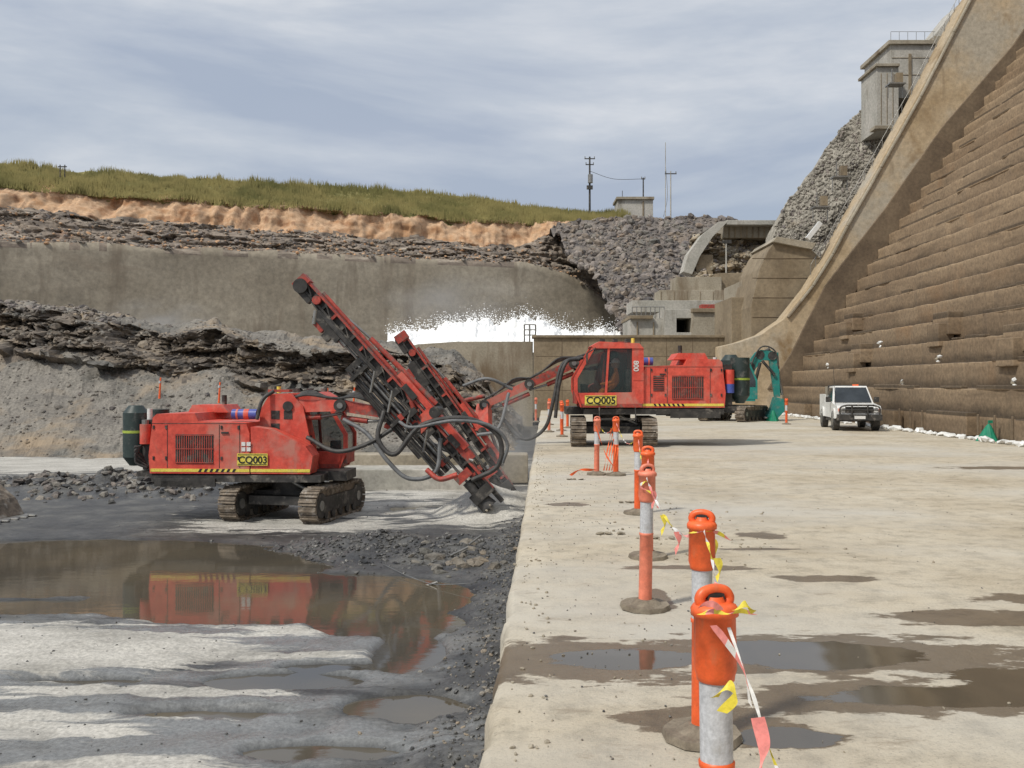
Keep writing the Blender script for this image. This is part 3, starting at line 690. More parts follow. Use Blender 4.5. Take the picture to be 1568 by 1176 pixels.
def mast(b,top,bot,y,carside=1):
    top=Vector((top[0],y,top[1]));bot=Vector((bot[0],y,bot[1])); u=(bot-top).normalized(); w=Vector((0,-1,0)); v=w.cross(u)*carside
    L=(bot-top).length
    def Q(a,bv,c=0): return top+u*a+v*bv+w*c
    def bx(a0,a1,v0,v1,c0,c1,m):
        vs=[Q(a,bv,c) for a in (a0,a1) for bv in (v0,v1) for c in (c0,c1)]
        fs=[(0,1,3,2),(4,6,7,5),(0,4,5,1),(2,3,7,6),(0,2,6,4),(1,5,7,3)]
        b.add(vs,fs,m)
    bx(0,L-.25,-.13,-.08,-.13,.13,redd); bx(0,L-.25,.06,.11,-.13,.13,blk); bx(0,L-.25,-.08,.06,-.03,.03,blk)
    n=int(L/.32)
    for k in range(n):
        a=.1+k*.32; bx(a,a+.06,-.08,.06,-.12,.12,redd if k%3==0 else blk)
        if k%2==0: b.beam(Q(a,-.08,.125),Q(a+.3,.06,.125),.02,.03,blk)
    bx(-.12,.12,-.16,.2,-.16,.16,redd); b.cyl(Q(.05,.08,-.10),Q(.05,.08,.18),.17,blk,n=16); bx(.1,.45,.12,.24,-.12,.12,blk)
    b.cyl(Q(.55,.02,-.2),Q(.55,.02,.2),.1,redd)
    bx(.75,1.55,.12,.36,-.13,.13,blk); bx(.85,1.15,.30,.46,-.10,.10,redd); b.cyl(Q(1.55,.24),Q(1.75,.24),.07,stl); b.cyl(Q(.7,.2,.1),Q(.9,.44,.1),.05,stl)
    bx(1.2,1.4,.34,.5,-.08,.12,blk)
    b.cyl(Q(1.7,.24),Q(L+.1,.24),.032,stl,n=8)
    b.cyl(Q(.5,-.19,.05),Q(L*.5,-.19,.05),.045,redd,n=10); b.cyl(Q(L*.5,-.19,.05),Q(L*.7,-.19,.05),.025,stl,n=8)
    for c in (-.06,0,.06): b.tube([Q(.1,.12,c),Q(L*.2,.15+c*.5,.15),Q(L*.4,.12,.16),Q(L*.62,.14,.15)],.022,rub,n=6)
    a0,a1=L*.36,L*.78
    for a in (a0,(a0+a1)/2,a1): bx(a,a+.08,.14,.66,-.22,.24,blk); bx(a-.04,a+.10,.30,.40,-.24,.26,redd if a!=a0 else blk)
    for k in range(7):
        t=2*math.pi*k/7; b.cyl(Q(a0-.15,.46+.15*math.cos(t),.15*math.sin(t)),Q(a1+.25,.46+.15*math.cos(t),.15*math.sin(t)),.036,blk if k%3 else stl,n=8)
    b.cyl(Q(a0+.2,.66,0),Q(a1-.4,.68,0),.05,blk,n=8); bx(a0-.25,a0-.1,.2,.6,-.1,.1,blk)
    for k in range(4):
        a=a0+.25+k*.6
        if a<a1: bx(a,a+.14,-.02,.2,.13,.22,blk); b.cyl(Q(a,.1,.2),Q(a+.3,.5,.2),.03,stl,n=6)
    bx(L*.46,L*.80,-.34,-.2,-.16,.16,red); bx(L*.5,L*.56,-.24,-.1,-.2,.2,blk); bx(L*.73,L*.78,-.24,-.1,-.2,.2,blk)
    b.cyl(Q(L*.30,-.3,0),Q(L*.62,-.42,0),.06,redd,n=10); b.cyl(Q(L*.2,-.22,0),Q(L*.30,-.3,0),.03,stl,n=8)
    bx(L-1.0,L-.8,.0,.4,-.16,.16,redd); bx(L-.45,L-.2,-.12,.42,-.2,.2,blk); b.cyl(Q(L-.75,.24),Q(L-.3,.24),.12,rub,n=12)
    bx(L-.3,L+.12,-.12,-.02,-.06,.06,blk); bx(L-.25,L+.1,.36,.42,-.06,.06,blk); b.cyl(Q(L-.2,.24),Q(L+.02,.24),.16,rub,r1=.2,n=12)
    bx(L-1.6,L-1.05,-.3,-.12,-.12,.12,redd)
    return Q,L
def rig(name,label,loc,rotz,track_ang,mast_top,mast_bot,mast_y,boom,hoses,carside=1):
    b=B()
    b.M=Matrix.Rotation(track_ang,4,'Z')
    track(b,-.98,2.9,.78,.42); track(b,.98,2.9,.78,.42)
    b.box((0,0,.5),(1.0,1.6,.28),blk); b.box((.7,0,.45),(.3,1.5,.2),redd); b.box((-.7,0,.45),(.3,1.5,.2),blk)
    for s in (-1,1): b.cyl((s*.5,-.7,.6),(s*.5,-.2,.85),.06,stl)
    b.M=Matrix()
    b.cyl((0,0,.62),(0,0,.92),.55,blk,n=24)
    b.b2((-3.0,-1.12,.90),(.9,1.15,1.06),blk); b.b2((.5,-.5,.88),(1.35,.5,1.1),blk)
    for y in (-1.16,1.17): b.b2((-2.9,y-.03,.80),(-1.5,y+.03,.98),blk)
    hood=[(-3.02,1.09),(-3.05,1.5),(-2.95,2.36),(-2.86,2.44),(-1.98,2.46),(-1.9,2.28),(-.8,2.24),(-.72,2.0),(-.72,1.09)]
    b.prism(hood,-1.15,1.17,red)
    b.prism([(-2.6,2.44),(-2.5,2.62),(-1.75,2.62),(-1.62,2.44)],.0,1.0,red)
    b.cyl((-1.9,.5,2.6),(-1.9,.5,2.85),.06,blk)
    b.prism([(-.70,1.09),(-.70,2.15),(-.3,2.1),(.55,1.72),(.72,1.5),(.66,1.09)],-1.13,-.55,red)
    b.prism([(-.72,1.09),(-.72,1.5),(.62,1.3),(.62,1.09)],.5,1.16,redd)
    for sy,yy in ((-1,-1.15),(1,1.17)):
        e=yy+sy*.012
        b.b2((-2.42,yy,1.32),(-1.55,e,1.98),blk)
        for k in range(16): b.b2((-2.38+k*.052,yy,1.34),(-2.36+k*.052,e+sy*.012,1.96),redd)
        for k in range(3): b.b2((-2.42,yy,1.33+k*.31),(-1.55,e+sy*.015,1.35+k*.31),redd)
        for x in (-2.62,-1.42,-.95): b.b2((x,yy,1.22),(x+.014,yy+sy*.006,2.2),blk)
        b.b2((-2.98,yy,2.22),(-.8,yy+sy*.005,2.232),blk)
        for x in (-2.95,-2.66,-1.38,-.99):
            for zz in (1.4,2.1): b.b2((x,yy,zz),(x+.04,yy+sy*.02,zz+.08),blk)
        b.b2((-1.36,yy,2.0),(-1.2,yy+sy*.03,2.04),blk)
        if sy>0:
            b.b2((-1.32,yy,1.55),(-1.02,yy+sy*.01,1.98),blk)
            for k in range(7): b.b2((-1.32,yy,1.57+k*.06),(-1.02,yy+sy*.02,1.59+k*.06),redd)
        b.b2((-3.0,yy,1.13),(-.72,yy+sy*.008,1.20),yel)
        for k in range(7):
            b.prism([(-1.9+k*.13,1.13),(-1.84+k*.13,1.13),(-1.80+k*.13,1.2),(-1.86+k*.13,1.2)],yy+sy*.009 if sy>0 else yy-.013,yy+sy*.013 if sy>0 else yy-.009,blt)
    b.b2((-.7,-1.134,1.13),(.66,-1.142,1.20),yel)
    for sy in (-1,1):
        xx0=-1.0 if sy<0 else .02; xx1=-.30 if sy<0 else .90
        yb=-1.156 if sy<0 else 1.25; zb=1.28 if sy<0 else 1.16
        b.b2((xx0,yb,zb),(xx1,yb+sy*.01,zb+.27),yel)
        b.b2((xx0+.02,yb+sy*.01,zb+.02),(xx1-.02,yb+sy*.014,zb+.035),blt); b.b2((xx0+.02,yb+sy*.01,zb+.235),(xx1-.02,yb+sy*.014,zb+.25),blt)
        if sy<0: b.text(label,.22,(xx0+.03,yb-.014,zb+.055),(1,0,0),(0,0,1),blt)
        else: b.text(label,.27,(xx1-.04,yb+.014,zb+.045),(-1,0,0),(0,0,1),blt)
    for k in range(4): b.b2((-.9+(k%2)*.12,-1.166,1.60+(k//2)*.12),(-.81+(k%2)*.12,-1.156,1.69+(k//2)*.12),wht)
    b.text('800',.2,(-.46,1.262,2.40),(0,0,-1),(-1,0,0),wht)
    cy0,cy1=.22,1.24
    b.b2((-.70,cy0,1.10),(1.0,cy1,1.20),redd); b.prism([(-.74,2.74),(-.62,2.88),(.50,2.93),(.72,2.80),(.66,2.74)],cy0-.02,cy1+.03,red)
    b.prism([(-.74,1.2),(-.74,2.74),(-.42,2.74),(-.42,1.2)],cy0,cy1,red)
    for y in (cy0,cy1-.07):
        b.prism([(1.02,1.10),(1.20,1.55),(1.20,1.92),(.70,2.76),(.62,2.74),(1.10,1.90),(1.10,1.56),(.95,1.12)],y,y+.07,red)
        b.prism([(-.42,1.20),(-.42,1.52),(1.10,1.50),(1.04,1.2)],y,y+.07,red)
        b.prism([(.28,1.5),(.20,2.75),(.26,2.75),(.34,1.5)],y,y+.07,red)
        yy=y+.03; b.prism([(-.42,1.52),(-.42,2.74),(.64,2.74),(1.12,1.9),(1.12,1.5)],yy,yy+.01,glassm)
    b.prism([(1.14,1.55),(1.14,1.9),(.66,2.73),(.68,2.74),(1.16,1.91),(1.16,1.55)],cy0+.07,cy1-.07,glassm)
    b.b2((1.10,cy0+.07,1.2),(1.16,cy1-.07,1.55),redd)
    b.box((-.1,.73,1.45),(.5,.5,.14),blk); b.box((-.35,.73,1.8),(.12,.48,.7),blk); b.box((.85,.5,1.5),(.2,.3,.5),blk)
    b.b2((-.74,cy1,1.85),(-.44,cy1+.012,2.6),red)
    for k in range(3): b.box((-.3+k*.35,cy1-.1,2.96),(.14,.12,.1),blk)
    b.cyl((-.55,.5,2.9),(-.55,.5,3.06),.05,yel)
    b.cyl((.6,cy1+.05,2.75),(.85,cy1+.22,2.6),.015,blk); b.box((.86,cy1+.22,2.45),(.04,.14,.3),blk)
    b.b2((-.5,1.2,.75),(.5,1.38,.80),blk)
    for x in (-.5,.5): b.cyl((x,1.36,.77),(x,1.3,1.1),.02,blk,n=6)
    b.prism([(-.75,1.09),(-.72,2.5),(-.5,2.86),(.02,2.9),(.3,2.6),(.45,1.9),(.55,1.09)],-.42,-.36,red)
    b.prism([(-.75,1.09),(-.72,2.5),(-.5,2.86),(.02,2.9),(.3,2.6),(.45,1.9),(.55,1.09)],.02,.08,red)
    for xx,zz in ((-.45,2.3),(-.15,2.3),(-.45,2.0)): b.b2((xx,-.425,zz),(xx+.2,-.43,zz+.2),blk)
    b.cyl((-.05,-.46,2.6),(-.05,.12,2.6),.12,blk); b.cyl((-.5,-.3,1.4),(-.3,-.2,2.6),.08,redd); b.b2((-.6,-.36,1.1),(.4,.02,1.9),blk)
    b.cyl((-.72,-.6,2.42),(-1.3,-.6,2.42),.12,blue); b.cyl((-.9,-.6,2.42),(-1.02,-.6,2.42),.125,red); b.cyl((-1.15,-.6,2.42),(-1.2,-.6,2.42),.125,red)
    b.box((-.3,-.2,2.96),(.5,.3,.06),redd)
    b.tube([(-.4,-.4,2.95),(-.6,-.6,2.75),(-.7,-.7,2.3)],.045,rub)
    b.cyl((-3.62,-.55,1.42),(-3.62,-.55,2.45),.29,grn,n=22); b.cyl((-3.62,-.55,2.45),(-3.62,-.55,2.62),.29,grn,r1=.16,n=22); b.cyl((-3.62,-.55,1.22),(-3.62,-.55,1.42),.14,grn,r1=.29,n=22)
    b.cyl((-3.62,-.55,1.98),(-3.62,-.55,2.04),.296,lime,n=22)
    b.cyl((-3.6,.6,1.42),(-3.6,.6,2.5),.27,grn,n=22); b.cyl((-3.6,.6,1.2),(-3.6,.6,1.42),.12,grn,r1=.27,n=22); b.cyl((-3.6,.6,1.86),(-3.6,.6,1.92),.276,lime,n=22)
    b.b2((-3.4,-1.0,1.0),(-3.04,1.0,1.12),blk); b.b2((-3.3,-.9,1.15),(-3.08,.9,2.3),blk)
    b.cyl((-3.2,-.98,1.75),(-3.2,-.98,2.2),.12,red,n=14); b.cyl((-3.2,-.98,2.2),(-3.2,-.98,2.3),.08,stl,n=10)
    b.cyl((-3.2,1.0,1.5),(-3.2,1.0,1.75),.13,blue,n=14); b.cyl((-3.2,1.0,1.75),(-3.2,1.0,2.15),.13,red,n=14)
    b.cyl((-3.2,-.75,2.3),(-3.2,-.75,2.55),.06,wht,n=10)
    for k in range(4): b.tube([(-3.15,-1.0+.1*k,1.2),(-3.4,-1.05,1.35+.1*k),(-3.3,-1.0,1.7),(-3.1,-.95+.1*k,1.9)],.03,rub,n=6)
    b.cyl((-2.2,-1.08,.86),(-2.2,-1.08,.70),.02,blk,n=6); b.b2((-2.75,-1.19,.78),(-1.8,-1.0,.93),blk)
    for k in range(len(boom)-1):
        p0=Vector(boom[k]);p1=Vector(boom[k+1]); w=.26-.03*k
        b.beam(p0,p1,w,w+.04,red if k%2==0 else redd,w-.03,w)
        b.cyl(p1+Vector((0,-.2,0)),p1+Vector((0,.2,0)),.15,blk); b.cyl(p1+Vector((0,-.22,0)),p1+Vector((0,.22,0)),.07,stl)
        dn=Vector((0,0,-.26))
        b.cyl(p0+dn*1.1,p0.lerp(p1,.6)+dn,.065,redd,n=10); b.cyl(p0.lerp(p1,.6)+dn,p1+dn*.7,.035,stl,n=8)
        for c in range(4): b.tube([p0+Vector((0,-.1+.06*c,.17)),p0.lerp(p1,.35)+Vector((0,-.2+.1*c,.26+.03*c)),p0.lerp(p1,.7)+Vector((0,-.12+.06*c,.2)),p1+Vector((0,-.1+.05*c,.16))],.028,rub,n=6)
    Q,L=mast(b,mast_top,mast_bot,mast_y,carside)
    end=Vector(boom[-1]); tgt=Q(L*.64,-.3)
    b.beam(end,tgt,.34,.34,red,.5,.3); b.cyl(tgt+Vector((0,-.3,0)),tgt+Vector((0,.3,0)),.13,blk)
    b.cyl(end+Vector((0,-.15,.25)),Q(L*.45,-.3,.1),.06,redd); b.cyl(end+Vector((0,.15,-.25)),Q(L*.85,-.2,.1),.05,stl)
    for pts,r_,mm in hoses: b.tube(pts,r_,mm,n=8,sub=8)
    return b.build(name,.012,loc,rotz)
Z1=PW+.05
rig('drill_rig','CQ003',(-5.15,22.2,Z1),R(-3),R(80),(.40,5.45),(4.85,.50),-.75,
    [(-.05,-.2,2.6),(1.2,-.35,2.62),(2.25,-.5,2.45),(3.05,-.65,2.1)],
    [([(1.3,-.6,2.3),(1.9,-.9,2.0),(2.4,-1.05,1.4),(2.9,-1.1,1.0),(3.5,-1.1,1.15),(3.6,-1.0,1.9)],.05,hose),
     ([(2.3,-.9,2.5),(2.2,-1.1,1.9),(2.6,-1.2,1.55),(3.2,-1.2,2.2),(4.2,-1.1,2.35),(4.9,-1.0,1.95),(4.9,-1.0,1.3),(4.3,-.95,.95)],.055,rub),
     ([(2.6,-.9,2.3),(3.0,-1.2,2.15),(3.9,-1.2,2.3),(4.7,-1.1,2.2),(5.1,-1.0,1.8),(5.0,-1.0,1.35)],.04,hose),
     ([(.5,-.8,1.9),(1.2,-1.0,1.6),(1.9,-1.0,1.75),(2.5,-1.0,2.1)],.05,rub),
     ([(3.3,-1.1,1.2),(3.6,-1.2,1.0),(4.0,-1.2,1.1)],.06,redd)],carside=-1)
rig('drill_rig','CQ005',(2.9,27.2,0.0),R(181),R(-94),(6.05,3.10),(2.85,-1.40),.35,
    [(-.05,-.2,2.6),(1.1,-.1,2.35),(2.4,0,1.75),(3.7,.2,1.15)],
    [([(.9,.7,2.5),(1.5,.9,2.3),(1.75,.95,1.3),(2.0,.9,.5),(2.6,.8,.2),(3.2,.7,.8)],.05,rub),
     ([(1.0,.8,2.45),(1.4,1.0,2.35),(1.6,1.0,1.7),(1.7,.95,.8)],.05,rub),
     ([(2.9,.6,1.6),(3.6,.8,1.9),(4.3,.7,1.7)],.045,hose),
     ([(3.0,.6,1.5),(3.3,.8,.5),(3.9,.7,.3)],.05,hose)],carside=1)
def operator(loc,rot):
    V=[((0,0,0),.15),((0,0,.25),.15),((0,0,.45),.17),((0,0,.56),.06),((.01,0,.64),.055),((.02,0,.74),.10),((.02,0,.82),.085),
       ((.02,.2,.47),.06),((.12,.26,.25),.05),((.36,.2,.2),.04),((.44,.18,.2),.035),
       ((.02,-.2,.47),.06),((.12,-.26,.25),.05),((.36,-.2,.2),.04),((.44,-.18,.2),.035),
       ((.42,.1,.02),.085),((.5,.1,-.35),.06),((.42,-.1,.02),.085),((.5,-.1,-.35),.06)]
    E=[(0,1),(1,2),(2,3),(3,4),(4,5),(5,6),(2,7),(7,8),(8,9),(9,10),(2,11),(11,12),(12,13),(13,14),(0,15),(15,16),(0,17),(17,18)]
    me=bpy.data.meshes.new('equipment_operator'); me.from_pydata([v[0] for v in V],E,[]); o=bpy.data.objects.new('equipment_operator',me); bpy.context.scene.collection.objects.link(o)
    me.materials.append(vest); o.location=loc; o.rotation_euler[2]=rot
    sm=o.modifiers.new('s','SKIN')
    for i,v in enumerate(V): me.skin_vertices[0].data[i].radius=(v[1],v[1])
    me.skin_vertices[0].data[0].use_root=True; sm.use_smooth_shade=True
    o.modifiers.new('ss','SUBSURF').levels=1
    h=B()
    h.cyl((.01,0,.80),(.01,0,.86),.125,wht,r1=.12,n=14); h.cyl((.01,0,.86),(.01,0,.93),.12,wht,r1=.05,n=14); h.box((.13,0,.80),(.1,.18,.015),wht)
    h.cyl((.02,0,.655),(.02,0,.80),.105,skin,r1=.112,n=16); h.box((.13,0,.735),(.04,.03,.04),skin)
    ho=h.build('hard_hat'); ho.parent=o
operator((2.95,27.2-.73,1.55),R(181))
# ---------------------------------------------------------------- white utility vehicle
def car(loc,rotz,scale):
    b=B()
    body=[(-2.4,.55),(-2.4,1.08),(-.9,1.10),(.75,1.12),(.80,1.12),(2.15,1.02),(2.3,.92),(2.32,.60),(1.9,.5),(-1.9,.5)]
    b.prism(body,-.84,.84,wht)
    vs=[(-.85,-.82,1.09),(.95,-.82,1.10),(.95,.82,1.10),(-.85,.82,1.09),(-.75,-.66,1.80),(.30,-.66,1.82),(.30,.66,1.82),(-.75,.66,1.80)]
    b.add(vs,[(3,2,1,0),(4,5,6,7),(0,1,5,4),(1,2,6,5),(2,3,7,6),(3,0,4,7)],wht)
    b.add([(.93,-.74,1.14),(.93,.74,1.14),(.35,.62,1.75),(.35,-.62,1.75)],[(0,1,2,3)],glass2,False,Matrix.Translation((.03,0,.01)))
    for s in (-1,1):
        f=[(-.75,s*.80,1.18),(.75,s*.80,1.18),(.22,s*.685,1.74),(-.66,s*.685,1.74)]
        b.add([Vector(v)+Vector((0,s*.012,0)) for v in f],[(0,1,2,3) if s<0 else (3,2,1,0)],glass2)
        b.box((.8,s*.96,1.25),(.1,.2,.22),blk)
        for x in (-1.45,1.45):
            b.cyl((x,s*.66,.40),(x,s*.90,.40),.40,rub,n=24); b.cyl((x,s*.90,.40),(x,s*.915,.40),.22,stl,n=16)
            b.prism([(x-.52,.5),(x-.45,.8),(x-.25,.92),(x+.25,.92),(x+.45,.8),(x+.52,.5)],s*.845 if s>0 else -.90,s*.90 if s>0 else -.845,wht)
        b.cyl((2.30,s*.64,.86),(2.36,s*.64,.86),.10,lampm,n=16); b.b2((2.28,s*.80,.8),(2.34,s*.75,.92),orange)
        b.b2((-2.4,s*.84,1.08),(-.9,s*.78,1.45),wht)
    b.b2((-2.42,-.82,1.08),(-2.36,.82,1.45),wht)
    b.b2((2.29,-.54,.74),(2.345,.54,.99),blk)
    for k in range(5): b.b2((2.34,-.52,.78+k*.04),(2.352,.52,.785+k*.04),stl)
    b.b2((2.25,-.86,.44),(2.46,.86,.68),blk); b.box((2.47,0,.56),(.02,.42,.12),wht)
    for s in (-1,1): b.tube([(2.42,s*.75,.6),(2.46,s*.75,.95),(2.44,s*.5,1.05)],.035,blk,sub=4); b.cyl((2.46,s*.3,.6),(2.46,s*.3,1.05),.035,blk)
    b.cyl((2.45,-.52,1.05),(2.45,.52,1.05),.035,blk); b.cyl((2.45,-.72,.86),(2.45,.72,.86),.025,blk)
    b.b2((.95,-.35,1.06),(1.9,.35,1.115),wht); b.b2((-.9,-.8,.35),(1.2,.8,.52),blk)
    b.box((-.2,.3,1.85),(.2,.22,.08),orange)
    b.cyl((-.9,-.7,1.82),(-.9,.7,1.82),.03,blk); b.cyl((-.9,-.7,1.1),(-.9,-.7,1.82),.03,blk); b.cyl((-.9,.7,1.1),(-.9,.7,1.82),.03,blk)
    b.box((-1.6,0,1.55),(1.0,1.3,.5),conc)
    b.tube([(1.7,-.8,1.0),(1.72,-.85,1.6),(1.7,-.9,2.6)],.010,blk,n=5)
    b.build('utility_vehicle',.02,loc,rotz,scale)
car((13.2,36.6,0),R(-100),.92)
# ---------------------------------------------------------------- teal excavator
b=B()
b.M=Matrix.Rotation(R(60),4,'Z'); track(b,-1.0,3.0,.75,.5); track(b,1.0,3.0,.75,.5); b.box((0,0,.6),(1.2,1.8,.4),blk); b.M=Matrix()
b.prism([(-1.7,1.0),(-1.8,1.5),(-1.6,2.0),(.2,2.05),(.9,1.7),(.95,1.0)],-1.1,1.1,teal)
b.prism([(.0,1.1),(.0,2.85),(.7,2.85),(1.05,2.0),(1.05,1.1)],-1.12,-.2,teal); b.prism([(.08,1.7),(.08,2.7),(.66,2.7),(.95,2.0),(.95,1.7)],-1.135,-1.12,glass2)
bp_=[(.5,.2,1.6),(.85,.2,2.7),(1.3,.2,3.3),(1.9,.2,3.25)]
for k in range(3): b.beam(bp_[k],bp_[k+1],.4,.5,teal); b.cyl((bp_[k+1][0],-.02,bp_[k+1][2]),(bp_[k+1][0],.42,bp_[k+1][2]),.22,blk)
b.beam((1.95,.2,3.4),(2.15,.2,1.2),.34,.5,teal,.3,.28); b.cyl((.9,.2,3.05),(1.8,.2,3.6),.09,blk); b.cyl((2.15,.2,2.8),(2.4,.2,1.3),.07,stl)
b.cyl((1.0,-.05,1.7),(1.3,-.05,2.9),.08,blk); b.cyl((1.4,-.06,3.0),(2.0,-.06,2.3),.07,blk); b.tube([(.7,-.1,2.4),(1.3,-.1,3.65),(2.0,-.1,3.5),(2.2,-.1,2.6)],.04,rub)
b.prism([(2.0,1.2),(2.4,1.1),(2.45,.5),(2.1,.12),(1.6,.2),(1.85,.7)],-.3,.7,teal)
for k in range(4): b.box((1.62,-.2+k*.27,.17),(.25,.08,.08),stl)
b.build('excavator',.02,(10.55,44.5,0),R(-8),.95)
# ---------------------------------------------------------------- bollards
def bollard(x,y,old=False,seed=0,lean=0):
    rnd=random.Random(seed); b=B(); o1=orangel if old else orange
    b.cyl((0,0,0),(0,0,.035),.20,bas,r1=.19,n=10); b.cyl((0,0,.035),(0,0,.07),.13,bas,r1=.07,n=10)
    b.lathe([(.052,.05),(.050,.565),(.055,.57),(.056,.585),(.051,.59)],o1); b.lathe([(.0505,.585),(.0505,.84)],refl)
    b.lathe([(.051,.83),(.058,.835),(.060,.85),(.066,.87),(.064,1.03),(.073,1.033),(.074,1.052),(.066,1.065),(.045,1.072),(0.001,1.075)],o1)
    # low solid grab handle with a small slot
    b.lathe([(.040,1.06),(.032,1.075),(.026,1.09)],o1)
    b.tube([(-.044,0,1.065),(-.050,0,1.085),(-.036,0,1.104),(0,0,1.112),(.036,0,1.104),(.050,0,1.085),(.044,0,1.065)],.017,o1,n=10,sub=4)
    b.cyl((0,-.014,1.085),(0,.014,1.085),.030,blk,n=12)
    ob=b.build('traffic_bollard',0,(x,y,.004),rnd.random()*.8-.4); ob.rotation_euler[0]=R(lean); return ob
BL=[(.635,2.86,0),(.94,4.62,0),(1.04,7.3,1),(1.37,9.4,0),(1.70,12.6,0),(1.99,17.9,0),(1.63,18.0,1),(1.66,31,0),(1.85,35,0),(1.35,34,1),(1.6,40,0),(2.2,37,0),(1.1,43,1),(11.9,40.5,0)]
for i,(x,y,o_) in enumerate(BL): bollard(x,y,o_,i,random.uniform(-2,2))
def ribbon(b,pts,w,ms,tw=3.0,sub=10):
    P=[Vector(p) for p in pts];Q=[]; E=[P[0]*2-P[1]]+P+[P[-1]*2-P[-2]]
    for i in range(1,len(E)-2):
        for k in range(sub):
            t=k/sub;a,bb,c,d=E[i-1:i+3]; Q.append(.5*((2*bb)+(c-a)*t+(2*a-5*bb+4*c-d)*t*t+(3*bb-a-3*c+d)*t**3))
    Q.append(P[-1])
    for i in range(len(Q)-1):
        vs=[]
        for j in (i,i+1):
            a=tw*j/len(Q)*6.28; ax=Vector((math.cos(a)*.6,.2,math.sin(a))).normalized()*w/2
            vs+=[Q[j]-ax,Q[j]+ax]
        b.add([vs[0],vs[1],vs[3],vs[2]],[(0,1,2,3)],ms[(i//5)%len(ms)],True)
b=B()
ribbon(b,[(.65,2.80,1.02),(.70,2.72,.85),(.74,2.62,.68),(.80,2.4,.5),(.9,2.1,.3)],.012,[wtape,wtape,wtape,ytape],2)
ribbon(b,[(.60,2.785,1.03),(.64,2.785,.98),(.69,2.78,.90),(.705,2.76,.80)],.022,[pink,pink,wtape],.4)
ribbon(b,[(.70,2.66,.80),(.71,2.62,.72),(.69,2.60,.66),(.72,2.60,.58)],.045,[pink],.25)
ribbon(b,[(.60,2.77,.82),(.64,2.76,.86),(.66,2.75,.83),(.62,2.76,.78)],.03,[ytape],.5)
ribbon(b,[(.56,2.80,1.06),(.60,2.775,1.075),(.64,2.77,1.07),(.68,2.78,1.075),(.73,2.8,1.06)],.016,[ytape,pink,ytape],1)
ribbon(b,[(.66,2.77,1.08),(.69,2.76,1.10),(.72,2.78,1.07)],.02,[ytape],.6); ribbon(b,[(.62,2.77,1.08),(.59,2.76,1.10),(.56,2.78,1.085)],.02,[pink],.6)
ribbon(b,[(.74,2.6,.52),(.80,2.6,.50),(.86,2.6,.47)],.04,[ytape],.4)
ribbon(b,[(.94,4.6,1.05),(.90,4.2,.96),(.80,3.6,.9),(.68,2.95,1.0)],.016,[wtape,ytape,wtape,pink],3)
ribbon(b,[(1.04,7.3,1.05),(1.03,6.7,.92),(1.0,5.8,.86),(.95,4.9,.95),(.93,4.6,1.06)],.02,[wtape,pink,wtape,ytape],4)
for k,(x,y,z) in enumerate([(1.0,6.2,.88),(.97,5.5,.88),(1.02,4.75,.96),(.99,5.0,.97),(1.0,4.56,.9),(1.04,6.9,.96)]):
    ribbon(b,[(x,y,z),(x+.02,y,z-.06),(x-.01,y,z-.12)],.04,[pink if k%2 else ytape],.3)
ribbon(b,[(.87,4.58,1.02),(.94,4.55,1.04),(1.01,4.58,1.02),(1.08,4.6,.98)],.02,[ytape,pink],1)
for i in range(2,6):
    a=BL[i];c=BL[i+1]; A=Vector((a[0],a[1],1.02));C=Vector((c[0],c[1],1.02))
    ribbon(b,[A,A.lerp(C,.3)-Vector((0,0,.18)),A.lerp(C,.6)-Vector((0,0,.2)),C],.02,[wtape,ytape,pink],5)
ribbon(b,[(1.04,7.2,1.0),(.99,7.2,.96),(1.1,7.15,.9),(1.12,7.15,.8)],.03,[ytape,wtape,pink],1)
ribbon(b,[(1.6,17.9,.95),(1.8,17.9,.4),(2.0,17.9,.1)],.03,[orange],1); ribbon(b,[(1.6,17.9,.1),(1.3,17.7,.12),(1.1,17.6,.03)],.05,[orange],1)
for k in range(5): ribbon(b,[(1.75+.05*k,17.8,.1),(1.82+.05*k,17.8,.5),(1.9+.02*k,17.85,.9-.1*k)],.03,[orange],1)
b.build('barrier_tape')
def stake(u,v,d):
    b=B(); q=sight(u,v,d); b.cyl(q-Vector((0,0,.6)),q+Vector((.06,0,.35)),.05,orange,r1=.035,n=8); b.cyl(q+Vector((.02,0,.1)),q+Vector((.03,0,.2)),.06,refl,n=8); b.build('marker_stake')
for u,v,d in ((88,580,45),(244,590,42),(335,597,42),(541,605,43),(500,606,43)): stake(u,v,d)
b=B()
for k in range(70):
    Y=24+k*.42; q=SF(13.35+random.uniform(-.12,.12),Y,.06); b.rock(q,random.uniform(.14,.26),wht,flat=.55)
b.build('sandbags')
def tarp(x,y,s):
    b=B(); n=14; vs=[(0,0,.62*s)]
    for i in range(n):
        a=6.283*i/n; vs.append((.10*s*math.cos(a),.10*s*math.sin(a),.5*s))
    for i in range(n):
        a=6.283*i/n; r=(.34+.07*math.sin(3*a))*s; vs.append((r*math.cos(a),r*math.sin(a),0))
    fs=[(0,1+i,1+(i+1)%n) for i in range(n)]+[(1+i,1+n+i,1+n+(i+1)%n,1+(i+1)%n) for i in range(n)]
    b.add(vs,fs,green); b.box((.05,0,.66*s),(.14*s,.05,.1*s),green); b.build('green_tarp_cover',0,(x,y,0))
tarp(14.6,28.6,.9); tarp(12.3,44.0,.9); tarp(12.5,45.5,.7)
b=B()
for (Y,i) in ((27,1),(31,2),(36,1),(38,0),(44,2),(29,0),(50,1)):
    q=SF(14+.63*i+.3,Y,1.6+.9*i+.1)
    for s in range(3): b.rock(q+Vector((0,random.uniform(-.1,.1),.09*s)),random.uniform(.08,.13),conc if s==1 else wht,.8)
b.build('cement_bags')
